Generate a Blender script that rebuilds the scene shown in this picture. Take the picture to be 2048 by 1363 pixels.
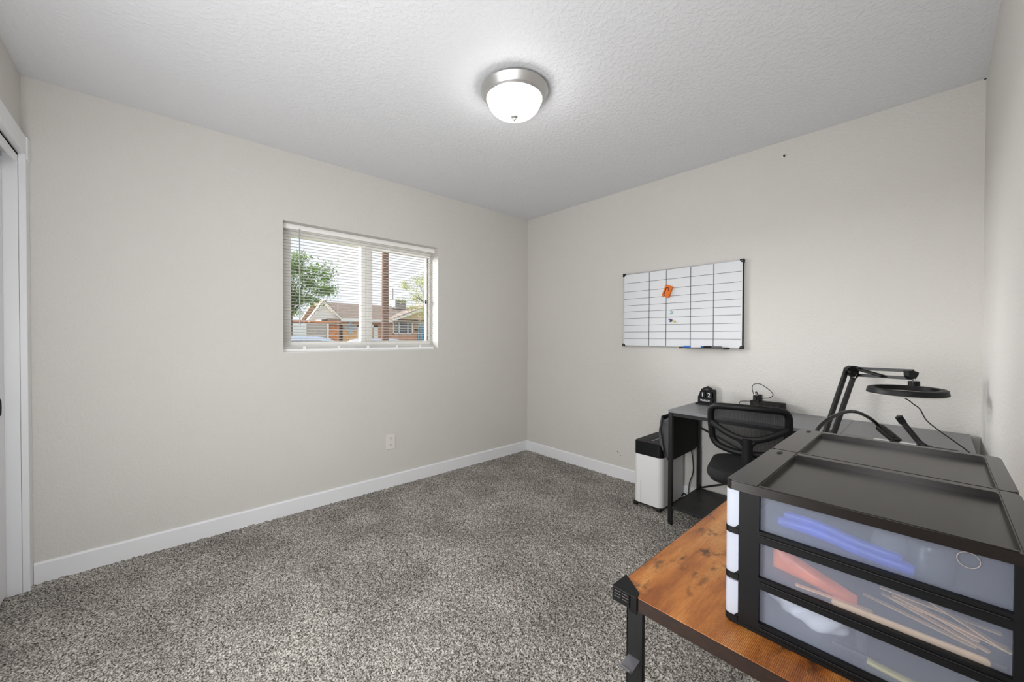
import bpy, bmesh, math, random
import numpy as np
from mathutils import Vector, Matrix, Euler

R = random.Random(7)
S = bpy.context.scene
for o in list(bpy.data.objects):
    bpy.data.objects.remove(o)
C = S.collection
PI = math.pi

# ------------------------------------------------------------------ camera
cam_d = bpy.data.cameras.new('camera')
cam = bpy.data.objects.new('camera', cam_d)
C.objects.link(cam)
S.camera = cam
cam_d.sensor_width = 36.0
cam_d.sensor_fit = 'HORIZONTAL'
cam_d.lens = 36.0 * 775.53 / 2048
cam_d.clip_start = 0.02
cam_d.clip_end = 500
_ya, _pi, _ro = 0.7400, -0.01148, 0.00333
_f = Vector((math.sin(_ya)*math.cos(_pi), math.cos(_ya)*math.cos(_pi), math.sin(_pi)))
_r = Vector((math.cos(_ya), -math.sin(_ya), 0))
_u = _r.cross(_f)
_r2 = math.cos(_ro)*_r + math.sin(_ro)*_u
_u2 = -math.sin(_ro)*_r + math.cos(_ro)*_u
cam.matrix_world = Matrix(((_r2.x, _u2.x, -_f.x, -2.9132), (_r2.y, _u2.y, -_f.y, -2.9467),
                           (_r2.z, _u2.z, -_f.z, 1.2073), (0, 0, 0, 1)))

# ------------------------------------------------------------------ world, view
SKY = 1.15
DOME = 19.0
HALLWAY_FILL = 16.0
DOORWAY_FILL = 21.5
CAMERA_FILL = 14.0
HPOS, HROT = (-3.66, -2.05, 1.06), (PI/2, 0, -PI/2)
SUN, SUNA, SUND = 27.0, 50, (.50, -.83, -.10)
EXPO = 0.0
SLOPE = .09     # tilt of the blind slats
S.view_settings.view_transform = 'Standard'
S.view_settings.look = 'None'
S.view_settings.exposure = EXPO
S.view_settings.gamma = 1.0
S.view_settings.use_curve_mapping = False
S.cycles.max_bounces = 10
S.cycles.diffuse_bounces = 6
S.cycles.glossy_bounces = 4
S.cycles.transmission_bounces = 6
S.cycles.transparent_max_bounces = 24
S.cycles.sample_clamp_indirect = 6
S.cycles.use_denoising = True
S.cycles.caustics_reflective = False
S.cycles.caustics_refractive = False

w = bpy.data.worlds.new('overcast_sky')
S.world = w
w.use_nodes = True
nt = w.node_tree
bg = nt.nodes['Background']
tc = nt.nodes.new('ShaderNodeTexCoord')
nz = nt.nodes.new('ShaderNodeTexNoise')
nz.inputs['Scale'].default_value = 2.2
nz.inputs['Detail'].default_value = 5
cr = nt.nodes.new('ShaderNodeValToRGB')
cr.color_ramp.elements[0].position = .38
cr.color_ramp.elements[0].color = (.80, .87, 1.0, 1)
cr.color_ramp.elements[1].position = .62
cr.color_ramp.elements[1].color = (1.0, 1.0, 1.0, 1)
nt.links.new(tc.outputs['Generated'], nz.inputs['Vector'])
nt.links.new(nz.outputs['Fac'], cr.inputs['Fac'])
nt.links.new(cr.outputs['Color'], bg.inputs['Color'])
bg.inputs['Strength'].default_value = SKY

def area(name, loc, rot, sx, sy, power, col=(1, 1, 1)):
    d = bpy.data.lights.new(name, 'AREA')
    d.shape = 'RECTANGLE'
    d.size, d.size_y = sx, sy
    d.energy = power
    d.color = col
    o = bpy.data.objects.new(name, d)
    C.objects.link(o)
    o.location = loc
    o.rotation_euler = rot
    return o
# hazy sun behind thin cloud, low over the houses opposite
_sd = bpy.data.lights.new('hazy_sun', 'SUN')
_sd.energy = SUN
_sd.angle = math.radians(SUNA)
_sd.color = (.97, .985, 1.0)
_so = bpy.data.objects.new('hazy_sun', _sd)
C.objects.link(_so)
_so.rotation_euler = Vector(SUND).to_track_quat('-Z', 'Y').to_euler()
# fill light added behind the made-up doorway in the left wall
area('hallway_fill', HPOS, HROT, .86, 2.0, HALLWAY_FILL, (.985, .99, 1.0))
# unseen soft fill light, added in that doorway to even out the room
area('doorway_fill', (-3.35, -1.95, 1.0), (PI*.55, 0, -1.02), .4, .7, DOORWAY_FILL, (.985, .99, 1.0))
area('camera_fill', (-3.12, -2.85, 1.35), (PI*.55, 0, -.55), .3, .4, CAMERA_FILL, (.985, .99, 1.0))  # another unseen fill light, added beside the camera

# ------------------------------------------------------------------ materials
def lin(c):
    c = c/255.0
    return c/12.92 if c <= .04045 else ((c+.055)/1.055)**2.4
def rgb(r, g, b):
    return (lin(r), lin(g), lin(b), 1)

class NT:
    def __init__(s, name):
        s.m = bpy.data.materials.new(name)
        s.m.use_nodes = True
        s.t = s.m.node_tree
        s.b = s.t.nodes['Principled BSDF']
        s.out = s.t.nodes['Material Output']
    def n(s, ty, **kw):
        x = s.t.nodes.new(ty)
        for k, v in kw.items():
            if k.startswith('_'):
                setattr(x, k[1:], v)
            else:
                x.inputs[k.replace('__', ' ')].default_value = v
        return x
    def l(s, a, b):
        s.t.links.new(a, b)
    def ramp(s, fac, stops):
        r = s.t.nodes.new('ShaderNodeValToRGB')
        e = r.color_ramp.elements
        while len(e) < len(stops):
            e.new(.5)
        for i, (p, c) in enumerate(stops):
            e[i].position = p
            e[i].color = c
        s.l(fac, r.inputs['Fac'])
        return r.outputs['Color']
    def coord(s, scale=(1, 1, 1)):
        t = s.t.nodes.new('ShaderNodeTexCoord')
        mp = s.t.nodes.new('ShaderNodeMapping')
        mp.inputs['Scale'].default_value = scale
        s.l(t.outputs['Object'], mp.inputs['Vector'])
        return mp.outputs['Vector']
    def bump(s, h, strength=.3, dist=.01):
        b = s.t.nodes.new('ShaderNodeBump')
        b.inputs['Strength'].default_value = strength
        b.inputs['Distance'].default_value = dist
        s.l(h, b.inputs['Height'])
        s.l(b.outputs['Normal'], s.b.inputs['Normal'])

def plain(name, col, rough=.5, metal=0, spec=.5, bump=None, vary=0.0, vscale=8):
    """bump = (noise scale, strength, distance)"""
    k = NT(name)
    k.b.inputs['Base Color'].default_value = col
    k.b.inputs['Roughness'].default_value = rough
    k.b.inputs['Metallic'].default_value = metal
    k.b.inputs['Specular IOR Level'].default_value = spec
    v = k.coord()
    if vary:
        n = k.n('ShaderNodeTexNoise', Scale=vscale, Detail=4)
        k.l(v, n.inputs['Vector'])
        lo = tuple(c*(1-vary) for c in col[:3])+(1,)
        hi = tuple(min(1, c*(1+vary)) for c in col[:3])+(1,)
        k.l(k.ramp(n.outputs['Fac'], [(.3, lo), (.7, hi)]), k.b.inputs['Base Color'])
    if bump:
        n2 = k.n('ShaderNodeTexNoise', Scale=bump[0], Detail=3)
        k.l(v, n2.inputs['Vector'])
        k.bump(n2.outputs['Fac'], bump[1], bump[2])
    return k.m

def wall_mat(name, col, scale, strength, lo=.42, hi=.62):
    k = NT(name)
    k.b.inputs['Roughness'].default_value = .6
    k.b.inputs['Specular IOR Level'].default_value = .25
    v = k.coord()
    big = k.n('ShaderNodeTexNoise', Scale=1.3, Detail=3)
    k.l(v, big.inputs['Vector'])
    k.l(k.ramp(big.outputs['Fac'], [(.3, tuple(c*.975 for c in col[:3])+(1,)), (.7, col)]), k.b.inputs['Base Color'])
    n = k.n('ShaderNodeTexNoise', Scale=scale, Detail=3, Roughness=.55)
    k.l(v, n.inputs['Vector'])
    h = k.ramp(n.outputs['Fac'], [(lo, (0, 0, 0, 1)), (hi, (1, 1, 1, 1))])
    k.bump(h, strength, .002)
    return k.m

M = {}
M['wall'] = wall_mat('greige_wall_paint', rgb(211, 208, 203), 75, .42)
M['ceiling'] = wall_mat('white_ceiling_texture', rgb(226, 227, 230), 48, .5, .46, .6)
M['trim'] = plain('white_trim_paint', rgb(232, 233, 235), .35)
M['door'] = plain('white_door_paint', rgb(228, 229, 231), .4)
M['dark'] = plain('dark_gap', rgb(40, 40, 40), .7)
M['black'] = plain('black_plastic', rgb(11, 11, 13), .48, 0, .28, bump=(900, .12, .0005))
M['black_gloss'] = plain('glossy_black_plastic', rgb(25, 19, 15), .27, bump=(260, .10, .0006))
M['tube_black'] = plain('shiny_black_tube', rgb(14, 14, 15), .18)
M['black_metal'] = plain('black_powder_coat', rgb(13, 13, 14), .45, 0, .5, bump=(700, .1, .0004))
M['black_fabric'] = plain('black_fabric', rgb(17, 17, 18), .85, bump=(500, .35, .001), vary=.2, vscale=60)
M['grey_fabric'] = plain('dark_grey_nylon', rgb(66, 67, 68), .5, bump=(90, .25, .003), vary=.15, vscale=30)
M['rubber'] = plain('black_rubber', rgb(12, 12, 12), .6)
M['white_plastic'] = plain('white_plastic', rgb(226, 226, 225), .35)
M['outlet'] = plain('outlet_plastic', rgb(224, 221, 215), .35)
M['nickel'] = plain('brushed_nickel', rgb(206, 205, 203), .42, 1.0, bump=(300, .05, .0004))
M['chrome'] = plain('bright_steel', rgb(215, 215, 215), .18, 1.0)
M['silver'] = plain('silver_aluminium', rgb(190, 192, 195), .35, 1.0)
M['vinyl'] = plain('white_vinyl', rgb(247, 246, 243), .4)
M['slat'] = plain('white_blind_slat', rgb(216, 213, 208), .5)
M['cord'] = plain('white_cord', rgb(220, 218, 214), .7)
M['paper'] = plain('white_paper', rgb(236, 236, 236), .6)
M['white_ink'] = plain('white_lettering', rgb(238, 238, 238), .6)
M['grid_ink'] = plain('dark_grid_line', rgb(58, 58, 66), .5)
M['orange'] = plain('orange_eraser_felt', rgb(226, 112, 22), .7, bump=(300, .3, .001))
M['dark_ink'] = plain('dark_print', rgb(52, 32, 22), .6)
M['blue_ink'] = plain('blue_marker', rgb(38, 108, 190), .4)
M['pink_ink'] = plain('pink_marker_print', rgb(206, 150, 196), .4)
M['grey_ink'] = plain('grey_marker', rgb(90, 90, 92), .4)
M['teal'] = plain('teal_pin', rgb(60, 110, 128), .3)
M['purple'] = plain('purple_pin', rgb(96, 20, 92), .3)
M['yellow'] = plain('yellow_pin', rgb(196, 190, 30), .3)
M['diffuser'] = plain('milky_light_diffuser', rgb(226, 222, 214), .45)

k = NT('whiteboard_enamel')
k.b.inputs['Base Color'].default_value = rgb(224, 226, 229)
k.b.inputs['Roughness'].default_value = .14
k.b.inputs['Coat Weight'].default_value = .3
k.b.inputs['Coat Roughness'].default_value = .08
M['whiteboard'] = k.m

def carpet():
    k = NT('grey_frieze_carpet')
    k.b.inputs['Roughness'].default_value = 1.0
    k.b.inputs['Specular IOR Level'].default_value = .05
    v = k.coord()
    a = k.n('ShaderNodeTexNoise', Scale=165, Detail=2.0, Roughness=.6)
    b = k.n('ShaderNodeTexNoise', Scale=3.0, Detail=3, Roughness=.6)
    c = k.n('ShaderNodeTexVoronoi', Scale=210)
    for x in (a, b, c):
        k.l(v, x.inputs['Vector'])
    col = k.ramp(a.outputs['Fac'], [(.33, rgb(62, 57, 52)), (.46, rgb(142, 137, 130)), (.61, rgb(222, 217, 209))])
    lay = k.ramp(b.outputs['Fac'], [(.36, (.70, .70, .70, 1)), (.60, (1, 1, 1, 1))])
    tuft = k.ramp(c.outputs['Color'], [(.1, (.62, .62, .62, 1)), (.8, (1.0, 1.0, 1.0, 1))])
    m1 = k.n('ShaderNodeMix', _data_type='RGBA', _blend_type='MULTIPLY')
    m1.inputs[0].default_value = 1
    k.l(col, m1.inputs[6]); k.l(lay, m1.inputs[7])
    m2 = k.n('ShaderNodeMix', _data_type='RGBA', _blend_type='MULTIPLY')
    m2.inputs[0].default_value = 1
    k.l(m1.outputs[2], m2.inputs[6]); k.l(tuft, m2.inputs[7])
    k.l(m2.outputs[2], k.b.inputs['Base Color'])
    return k.m
M['carpet'] = carpet()

def rustic():
    k = NT('rustic_brown_wood')
    k.b.inputs['Roughness'].default_value = .42
    v = k.coord((1.2, 7, 7))
    v2 = k.coord((1, 1, 1))
    v3 = k.coord((3.0, 5.5, 5))
    warp = k.n('ShaderNodeTexNoise', Scale=1.6, Detail=2)
    k.l(v2, warp.inputs['Vector'])
    mixv = k.n('ShaderNodeMix', _data_type='RGBA', _blend_type='LINEAR_LIGHT')
    mixv.inputs[0].default_value = .022
    k.l(v2, mixv.inputs[6]); k.l(warp.outputs['Color'], mixv.inputs[7])
    wv = k.n('ShaderNodeTexWave', _wave_type='BANDS', _bands_direction='Y', Scale=130, Distortion=4.0, Detail=3)
    wv.inputs['Detail Scale'].default_value = 2.0
    k.l(mixv.outputs[2], wv.inputs['Vector'])
    tone = k.n('ShaderNodeTexNoise', Scale=2.2, Detail=5, Roughness=.6)
    k.l(v, tone.inputs['Vector'])
    base = k.ramp(tone.outputs['Fac'], [(.26, rgb(96, 52, 22)), (.42, rgb(150, 86, 36)), (.54, rgb(184, 116, 54)), (.70, rgb(206, 148, 84))])
    patch = k.n('ShaderNodeTexNoise', Scale=1.7, Detail=2)
    k.l(v2, patch.inputs['Vector'])
    pf = k.ramp(patch.outputs['Fac'], [(.46, (0, 0, 0, 1)), (.56, (1, 1, 1, 1))])
    grain = k.ramp(wv.outputs['Fac'], [(.05, (.40, .34, .30, 1)), (.45, (1, 1, 1, 1))])
    gm = k.n('ShaderNodeMix', _data_type='RGBA', _blend_type='MULTIPLY')
    k.l(pf, gm.inputs[0])
    k.l(base, gm.inputs[6]); k.l(grain, gm.inputs[7])
    kn = k.n('ShaderNodeTexNoise', Scale=4.6, Detail=4, Roughness=.66)
    k.l(v3, kn.inputs['Vector'])
    kf = k.ramp(kn.outputs['Fac'], [(.555, (0, 0, 0, 1)), (.68, (.85, .85, .85, 1))])
    km = k.n('ShaderNodeMix', _data_type='RGBA', _blend_type='MIX')
    k.l(kf, km.inputs[0])
    k.l(gm.outputs[2], km.inputs[6])
    km.inputs[7].default_value = rgb(58, 36, 24)
    fine = k.n('ShaderNodeTexNoise', Scale=60, Detail=4, Roughness=.7)
    k.l(v, fine.inputs['Vector'])
    ff = k.ramp(fine.outputs['Fac'], [(.3, (.72, .70, .68, 1)), (.6, (1.05, 1.05, 1.05, 1))])
    fm = k.n('ShaderNodeMix', _data_type='RGBA', _blend_type='MULTIPLY')
    fm.inputs[0].default_value = .8
    k.l(km.outputs[2], fm.inputs[6]); k.l(ff, fm.inputs[7])
    k.l(fm.outputs[2], k.b.inputs['Base Color'])
    k.bump(wv.outputs['Fac'], .06, .001)
    return k.m
M['rustic'] = rustic()

def grainy(name, c0, c1, scale, stretch, rough=.45):
    k = NT(name)
    k.b.inputs['Roughness'].default_value = rough
    v = k.coord(stretch)
    n = k.n('ShaderNodeTexNoise', Scale=scale, Detail=5, Roughness=.65)
    k.l(v, n.inputs['Vector'])
    k.l(k.ramp(n.outputs['Fac'], [(.3, c0), (.7, c1)]), k.b.inputs['Base Color'])
    k.bump(n.outputs['Fac'], .08, .001)
    return k.m
M['edge_wood'] = grainy('dark_edge_banding', rgb(24, 13, 8), rgb(54, 32, 20), 30, (12, 2, 20))
M['desk_top'] = grainy('charcoal_wood_laminate', rgb(104, 105, 108), rgb(130, 131, 134), 22, (14, 1.2, 8), .38)
M['desk_shelf'] = grainy('black_wood_laminate', rgb(24, 24, 25), rgb(44, 44, 45), 18, (3, 12, 8), .45)

def translucent(name, col, clear=.45, rough=.25):
    k = NT(name)
    k.b.inputs['Base Color'].default_value = col
    k.b.inputs['Roughness'].default_value = rough
    tr = k.n('ShaderNodeBsdfTransparent')
    tr.inputs['Color'].default_value = (.97, .98, 1, 1)
    tl = k.n('ShaderNodeBsdfTranslucent')
    tl.inputs['Color'].default_value = col
    a1 = k.n('ShaderNodeMixShader', Fac=.5)
    k.l(k.b.outputs[0], a1.inputs[1]); k.l(tl.outputs[0], a1.inputs[2])
    a2 = k.n('ShaderNodeMixShader', Fac=clear)
    k.l(a1.outputs[0], a2.inputs[1]); k.l(tr.outputs[0], a2.inputs[2])
    k.l(a2.outputs[0], k.out.inputs['Surface'])
    return k.m
M['milky'] = translucent('milky_drawer_plastic', rgb(208, 214, 230), .72, .2)
M['milky_front'] = translucent('frosted_white_drawer_front', rgb(232, 236, 246), .10, .3)
M['clear_thin'] = translucent('clear_thin_plastic', rgb(214, 222, 226), .72, .08)

k = NT('clear_window_glass')
gl = k.n('ShaderNodeBsdfGlossy', Roughness=.02)
tr = k.n('ShaderNodeBsdfTransparent')
fr = k.n('ShaderNodeFresnel', IOR=1.45)
mx = k.n('ShaderNodeMixShader')
k.l(fr.outputs[0], mx.inputs[0]); k.l(tr.outputs[0], mx.inputs[1]); k.l(gl.outputs[0], mx.inputs[2])
k.l(mx.outputs[0], k.out.inputs['Surface'])
M['glass'] = k.m

k = NT('lit_frosted_glass')
k.b.inputs['Base Color'].default_value = rgb(240, 240, 238)
k.b.inputs['Emission Color'].default_value = (1.0, .99, .98, 1)
k.b.inputs['Emission Strength'].default_value = DOME
M['dome'] = k.m

def mesh_fabric():
    k = NT('black_mesh_fabric')
    k.b.inputs['Base Color'].default_value = rgb(15, 15, 16)
    k.b.inputs['Roughness'].default_value = .8
    tcn = k.n('ShaderNodeTexCoord')
    sp = k.n('ShaderNodeSeparateXYZ')
    k.l(tcn.outputs['Object'], sp.inputs[0])
    def sn(sock1, sock2, op, f):
        m = k.n('ShaderNodeMath', _operation=op)
        k.l(sock1, m.inputs[0]); k.l(sock2, m.inputs[1])
        m2 = k.n('ShaderNodeMath', _operation='MULTIPLY'); m2.inputs[1].default_value = f
        k.l(m.outputs[0], m2.inputs[0])
        m3 = k.n('ShaderNodeMath', _operation='SINE'); k.l(m2.outputs[0], m3.inputs[0])
        return m3.outputs[0]
    f = 2*PI/.0052
    a = sn(sp.outputs['Y'], sp.outputs['Z'], 'ADD', f)
    b = sn(sp.outputs['Y'], sp.outputs['Z'], 'SUBTRACT', f)
    m = k.n('ShaderNodeMath', _operation='MULTIPLY'); k.l(a, m.inputs[0]); k.l(b, m.inputs[1])
    g = k.n('ShaderNodeMath', _operation='GREATER_THAN'); g.inputs[1].default_value = .52
    k.l(m.outputs[0], g.inputs[0])
    tr = k.n('ShaderNodeBsdfTransparent')
    mx = k.n('ShaderNodeMixShader')
    k.l(g.outputs[0], mx.inputs[0]); k.l(k.b.outputs[0], mx.inputs[1]); k.l(tr.outputs[0], mx.inputs[2])
    k.l(mx.outputs[0], k.out.inputs['Surface'])
    return k.m
M['mesh'] = mesh_fabric()

# ------------------------------------------------------------------ geometry helpers
def box(bm, x0, x1, y0, y1, z0, z1, bev=0.0, seg=2):
    m = Matrix.Translation(((x0+x1)/2, (y0+y1)/2, (z0+z1)/2)) @ Matrix.Diagonal((abs(x1-x0), abs(y1-y0), abs(z1-z0), 1))
    r = bmesh.ops.create_cube(bm, size=1, matrix=m)
    if bev > 0:
        es = list({e for v in r['verts'] for e in v.link_edges})
        bmesh.ops.bevel(bm, geom=es, offset=bev, segments=seg, profile=.5, affect='EDGES')

def frame_of(d, up=None):
    d = d.normalized()
    u = up if up is not None else (Vector((0, 0, 1)) if abs(d.z) < .95 else Vector((1, 0, 0)))
    a = d.cross(u)
    if a.length < 1e-6:
        a = d.cross(Vector((0, 1, 0)))
    a.normalize()
    return a, a.cross(d).normalized()

def sweep(bm, pts, ra, rb=None, n=12, closed=False, up=None, radii=None):
    """sweep an ellipse (ra sideways, rb along up) along points"""
    rb = ra if rb is None else rb
    pts = [Vector(p) for p in pts]
    N = len(pts)
    rings = []
    pa = None
    for i in range(N):
        if closed:
            d = pts[(i+1) % N]-pts[i-1]
        else:
            d = pts[min(i+1, N-1)]-pts[max(i-1, 0)]
        if up is not None:
            a, b = frame_of(d, Vector(up))
        else:
            if pa is None:
                a, b = frame_of(d)
            else:
                dd = d.normalized()
                a = (pa-dd*pa.dot(dd)).normalized()
                b = a.cross(dd).normalized()
            pa = a
        s = radii[i] if radii else 1.0
        rings.append([bm.verts.new(pts[i]+a*math.cos(t)*ra*s+b*math.sin(t)*rb*s) for t in [2*PI*j/n for j in range(n)]])
    M_ = N if closed else N-1
    for i in range(M_):
        A, B = rings[i], rings[(i+1) % N]
        for j in range(n):
            bm.faces.new((A[j], A[(j+1) % n], B[(j+1) % n], B[j]))
    if not closed:
        bm.faces.new(rings[0][::-1])
        bm.faces.new(rings[-1])

def cyl(bm, p0, p1, r, n=16, r1=None):
    sweep(bm, [p0, p1], r, n=n, radii=[1, (r1/r if r1 is not None else 1)])

def bar(bm, p0, p1, wd, ht, up=(0, 0, 1)):
    """rectangular bar between two points"""
    p0, p1 = Vector(p0), Vector(p1)
    a, b = frame_of(p1-p0, Vector(up))
    q = []
    for p in (p0, p1):
        q.append([bm.verts.new(p+a*sx*wd/2+b*sy*ht/2) for sx, sy in ((-1, -1), (1, -1), (1, 1), (-1, 1))])
    for j in range(4):
        bm.faces.new((q[0][j], q[0][(j+1) % 4], q[1][(j+1) % 4], q[1][j]))
    bm.faces.new(q[0][::-1]); bm.faces.new(q[1])

def lathe(bm, prof, cx, cy, cz=0, n=48):
    rings = []
    for r, z in prof:
        if r < 1e-6:
            rings.append([bm.verts.new((cx, cy, cz+z))])
        else:
            rings.append([bm.verts.new((cx+r*math.cos(2*PI*j/n), cy+r*math.sin(2*PI*j/n), cz+z)) for j in range(n)])
    for A, B in zip(rings, rings[1:]):
        for j in range(n):
            j2 = (j+1) % n
            if len(A) == 1 and len(B) == 1:
                continue
            if len(A) == 1:
                bm.faces.new((A[0], B[j2], B[j]))
            elif len(B) == 1:
                bm.faces.new((A[j], A[j2], B[0]))
            else:
                bm.faces.new((A[j], A[j2], B[j2], B[j]))

def prism(bm, poly, axis, d0, d1):
    """extrude a 2-D outline along axis: 'x' -> (y,z), 'y' -> (x,z), 'z' -> (x,y)"""
    def P(a, b, d):
        return {'x': (d, a, b), 'y': (a, d, b), 'z': (a, b, d)}[axis]
    A = [bm.verts.new(P(a, b, d0)) for a, b in poly]
    B = [bm.verts.new(P(a, b, d1)) for a, b in poly]
    n = len(poly)
    bm.faces.new(A[::-1]); bm.faces.new(B)
    for j in range(n):
        bm.faces.new((A[j], A[(j+1) % n], B[(j+1) % n], B[j]))

def rrect(x0, x1, y0, y1, r, n=6):
    out = []
    for cx, cy, a0 in ((x1-r, y1-r, 0), (x0+r, y1-r, PI/2), (x0+r, y0+r, PI), (x1-r, y0+r, 1.5*PI)):
        for i in range(n+1):
            a = a0+PI/2*i/n
            out.append((cx+r*math.cos(a), cy+r*math.sin(a)))
    return out

def spline(pts, n=8, closed=False):
    """Catmull-Rom through points"""
    P = [Vector(p) for p in pts]
    N = len(P)
    out = []
    for i in range(N if closed else N-1):
        p0 = P[(i-1) % N] if closed else P[max(i-1, 0)]
        p1, p2 = P[i], P[(i+1) % N]
        p3 = P[(i+2) % N] if closed else P[min(i+2, N-1)]
        for k_ in range(n):
            t = k_/n
            out.append(.5*((2*p1)+(p2-p0)*t+(2*p0-5*p1+4*p2-p3)*t*t+(3*p1-p0-3*p2+p3)*t**3))
    if not closed:
        out.append(P[-1])
    return out

def obj(name, bm, m, parent=None, smooth=False, origin=(0, 0, 0), label=None):
    bmesh.ops.recalc_face_normals(bm, faces=bm.faces)
    if parent is not None:
        root = parent
        while root.parent is not None:
            root = root.parent
        origin = root.get('_o', (0, 0, 0))
    org = Vector(origin)
    if org.length > 0:
        bmesh.ops.translate(bm, verts=bm.verts, vec=-org)
    me = bpy.data.meshes.new(name)
    bm.to_mesh(me)
    bm.free()
    me.materials.append(m)
    if smooth:
        me.polygons.foreach_set('use_smooth', [True]*len(me.polygons))
        try:
            me.set_sharp_from_angle(angle=math.radians(38))
        except Exception:
            pass
    o = bpy.data.objects.new(name, me)
    C.objects.link(o)
    if parent is not None:
        o.parent = parent
    else:
        o.location = org
    if label:
        o['label'] = label
    return o

def tag(o, label, cat, group=None, kind=None):
    o['label'] = label
    o['category'] = cat
    if group:
        o['group'] = group
    if kind:
        o['kind'] = kind
    return o

def thing(name, loc, label, cat, group=None, local=False, rz=0):
    """an Empty at the thing's base; its parts are built in world coordinates unless local"""
    o = bpy.data.objects.new(name, None)
    o.empty_display_size = .05
    C.objects.link(o)
    o.location = loc
    o.rotation_euler = (0, 0, rz)
    o['_o'] = (0, 0, 0) if local else tuple(loc)
    return tag(o, label, cat, group)

def struct(name, bm, m, parent=None, smooth=False):
    o = obj(name, bm, m, parent, smooth)
    if parent is None:
        o['kind'] = 'structure'
    return o
def NB():
    return bmesh.new()

def text_bm(s, size, depth):
    cu = bpy.data.curves.new('lettering', 'FONT')
    cu.body = s
    cu.size = size
    cu.extrude = depth
    cu.align_x = 'CENTER'
    cu.align_y = 'CENTER'
    to = bpy.data.objects.new('lettering', cu)
    C.objects.link(to)
    dg = bpy.context.evaluated_depsgraph_get()
    me = bpy.data.meshes.new_from_object(to.evaluated_get(dg))
    bm = bmesh.new()
    bm.from_mesh(me)
    bpy.data.objects.remove(to)
    bpy.data.meshes.remove(me)
    bpy.data.curves.remove(cu)
    return bm

# ------------------------------------------------------------------ room shell
W, L, H = 3.389, 3.093, 2.44
WX0, WX1, WZ0, WZ1 = -2.294, -1.101, 1.094, 1.979     # window opening
TH = .22

# carpet: a displaced pile surface
def floor_obj():
    st = .006
    nx, ny = int((W+.75)/st)+1, int((L+.02)/st)+1
    rs = np.random.RandomState(3)
    h = rs.rand(ny, nx)
    hs = (h + np.roll(h, 1, 0) + np.roll(h, 1, 1) + np.roll(np.roll(h, 1, 0), 1, 1))/4
    z = (hs-.5)*.018-.002
    xs = -W-.75+np.arange(nx)*st
    ys = -L-.01+np.arange(ny)*st
    X, Y = np.meshgrid(xs, ys)
    X = X+(rs.rand(ny, nx)-.5)*.003
    Y = Y+(rs.rand(ny, nx)-.5)*.003
    co = np.stack([X, Y, z], -1).reshape(-1, 3).astype(np.float32)
    idx = np.arange(nx*ny).reshape(ny, nx)
    q = np.stack([idx[:-1, :-1], idx[:-1, 1:], idx[1:, 1:], idx[1:, :-1]], -1).reshape(-1, 4)
    me = bpy.data.meshes.new('floor')
    me.vertices.add(len(co)); me.vertices.foreach_set('co', co.ravel())
    me.loops.add(q.size); me.loops.foreach_set('vertex_index', q.ravel().astype(np.int32))
    me.polygons.add(len(q))
    me.polygons.foreach_set('loop_start', np.arange(0, q.size, 4, dtype=np.int32))
    me.polygons.foreach_set('loop_total', np.full(len(q), 4, dtype=np.int32))
    me.update(calc_edges=True)
    me.polygons.foreach_set('use_smooth', [True]*len(me.polygons))
    me.materials.append(M['carpet'])
    o = bpy.data.objects.new('floor', me)
    C.objects.link(o)
    o['kind'] = 'structure'
floor_obj()

b = NB(); box(b, -W-.9, .12, -L-.12, TH, H, H+.12); struct('ceiling', b, M['ceiling'])
b = NB()
box(b, -W-.9, WX0, 0, TH, -.2, H); box(b, WX1, .12, 0, TH, -.2, H)
box(b, WX0, WX1, 0, TH, -.2, WZ0); box(b, WX0, WX1, 0, TH, WZ1, H)
struct('wall_back', b, M['wall'])
b = NB(); box(b, 0, .12, -L-.12, 0, -.2, H); wr = struct('wall_right', b, M['wall'])
# nail and old fixing holes on the whiteboard wall
b = NB()
for y, z in ((-1.116, .213), (-1.136, .196), (-1.108, .222)):
    cyl(b, (-.0008, y, z), (.002, y, z), .004, 10)
obj('nail_hole', b, M['dark'], wr)
b = NB(); cyl(b, (.004, -2.29, 2.339), (-.018, -2.292, 2.342), .0022, 8); cyl(b, (-.018, -2.292, 2.342), (-.020, -2.292, 2.342), .006, 10)
tag(obj('nail', b, M['black_metal'], origin=(0, -2.29, 2.339), smooth=True), 'small bare nail high on the wall above the whiteboard', 'nail')
b = NB(); box(b, -.006, .001, -3.094, -3.086, 2.436, 2.441, .001)
tag(obj('dark_fleck', b, M['dark'], origin=(-.005, -3.09, 2.436)), 'tiny dark fleck in the top corner where ceiling meets right wall', 'mark')  # plain tiny dark mark in the ceiling corner

# left wall with the closet and, beside the camera, an unseen doorway and hallway added for fill light
CO0, CO1, CZ = -1.32, -.068, 2.05
DY0, DY1, DZ = -2.47, -1.63, 2.05
b = NB()
box(b, -W-.12, -W, CO1, 0, -.2, H); box(b, -W-.12, -W, CO0, CO1, CZ, H); box(b, -W-.12, -W, DY1, CO0, -.2, H)
box(b, -W-.12, -W, DY0, DY1, DZ, H); box(b, -W-.12, -W, -L-.12, DY0, -.2, H)
struct('wall_left', b, M['wall'])
b = NB()
box(b, -W-.75, -W-.70, CO0-.1, 0, -.2, H); box(b, -W-.75, -W-.12, -.012, 0, -.2, H); box(b, -W-.70, -W-.12, CO0-.1, CO0-.05, -.2, H)
struct('wall_closet', b, M['wall'])
b = NB(); box(b, -W-.12, .12, -L-.12, -L, -.2, H); struct('wall_front', b, M['wall'])
b = NB()
box(b, -4.8, -W-.12, -2.95, -2.85, -.2, H); box(b, -4.8, -W-.12, -1.52, -1.43, -.2, H); box(b, -4.8, -4.7, -2.85, -1.52, -.2, H)
struct('wall_hallway', b, M['wall'])
b = NB(); box(b, -4.8, -W, -2.95, -1.43, -.05, -.008); struct('floor_hallway', b, M['carpet'])
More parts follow.
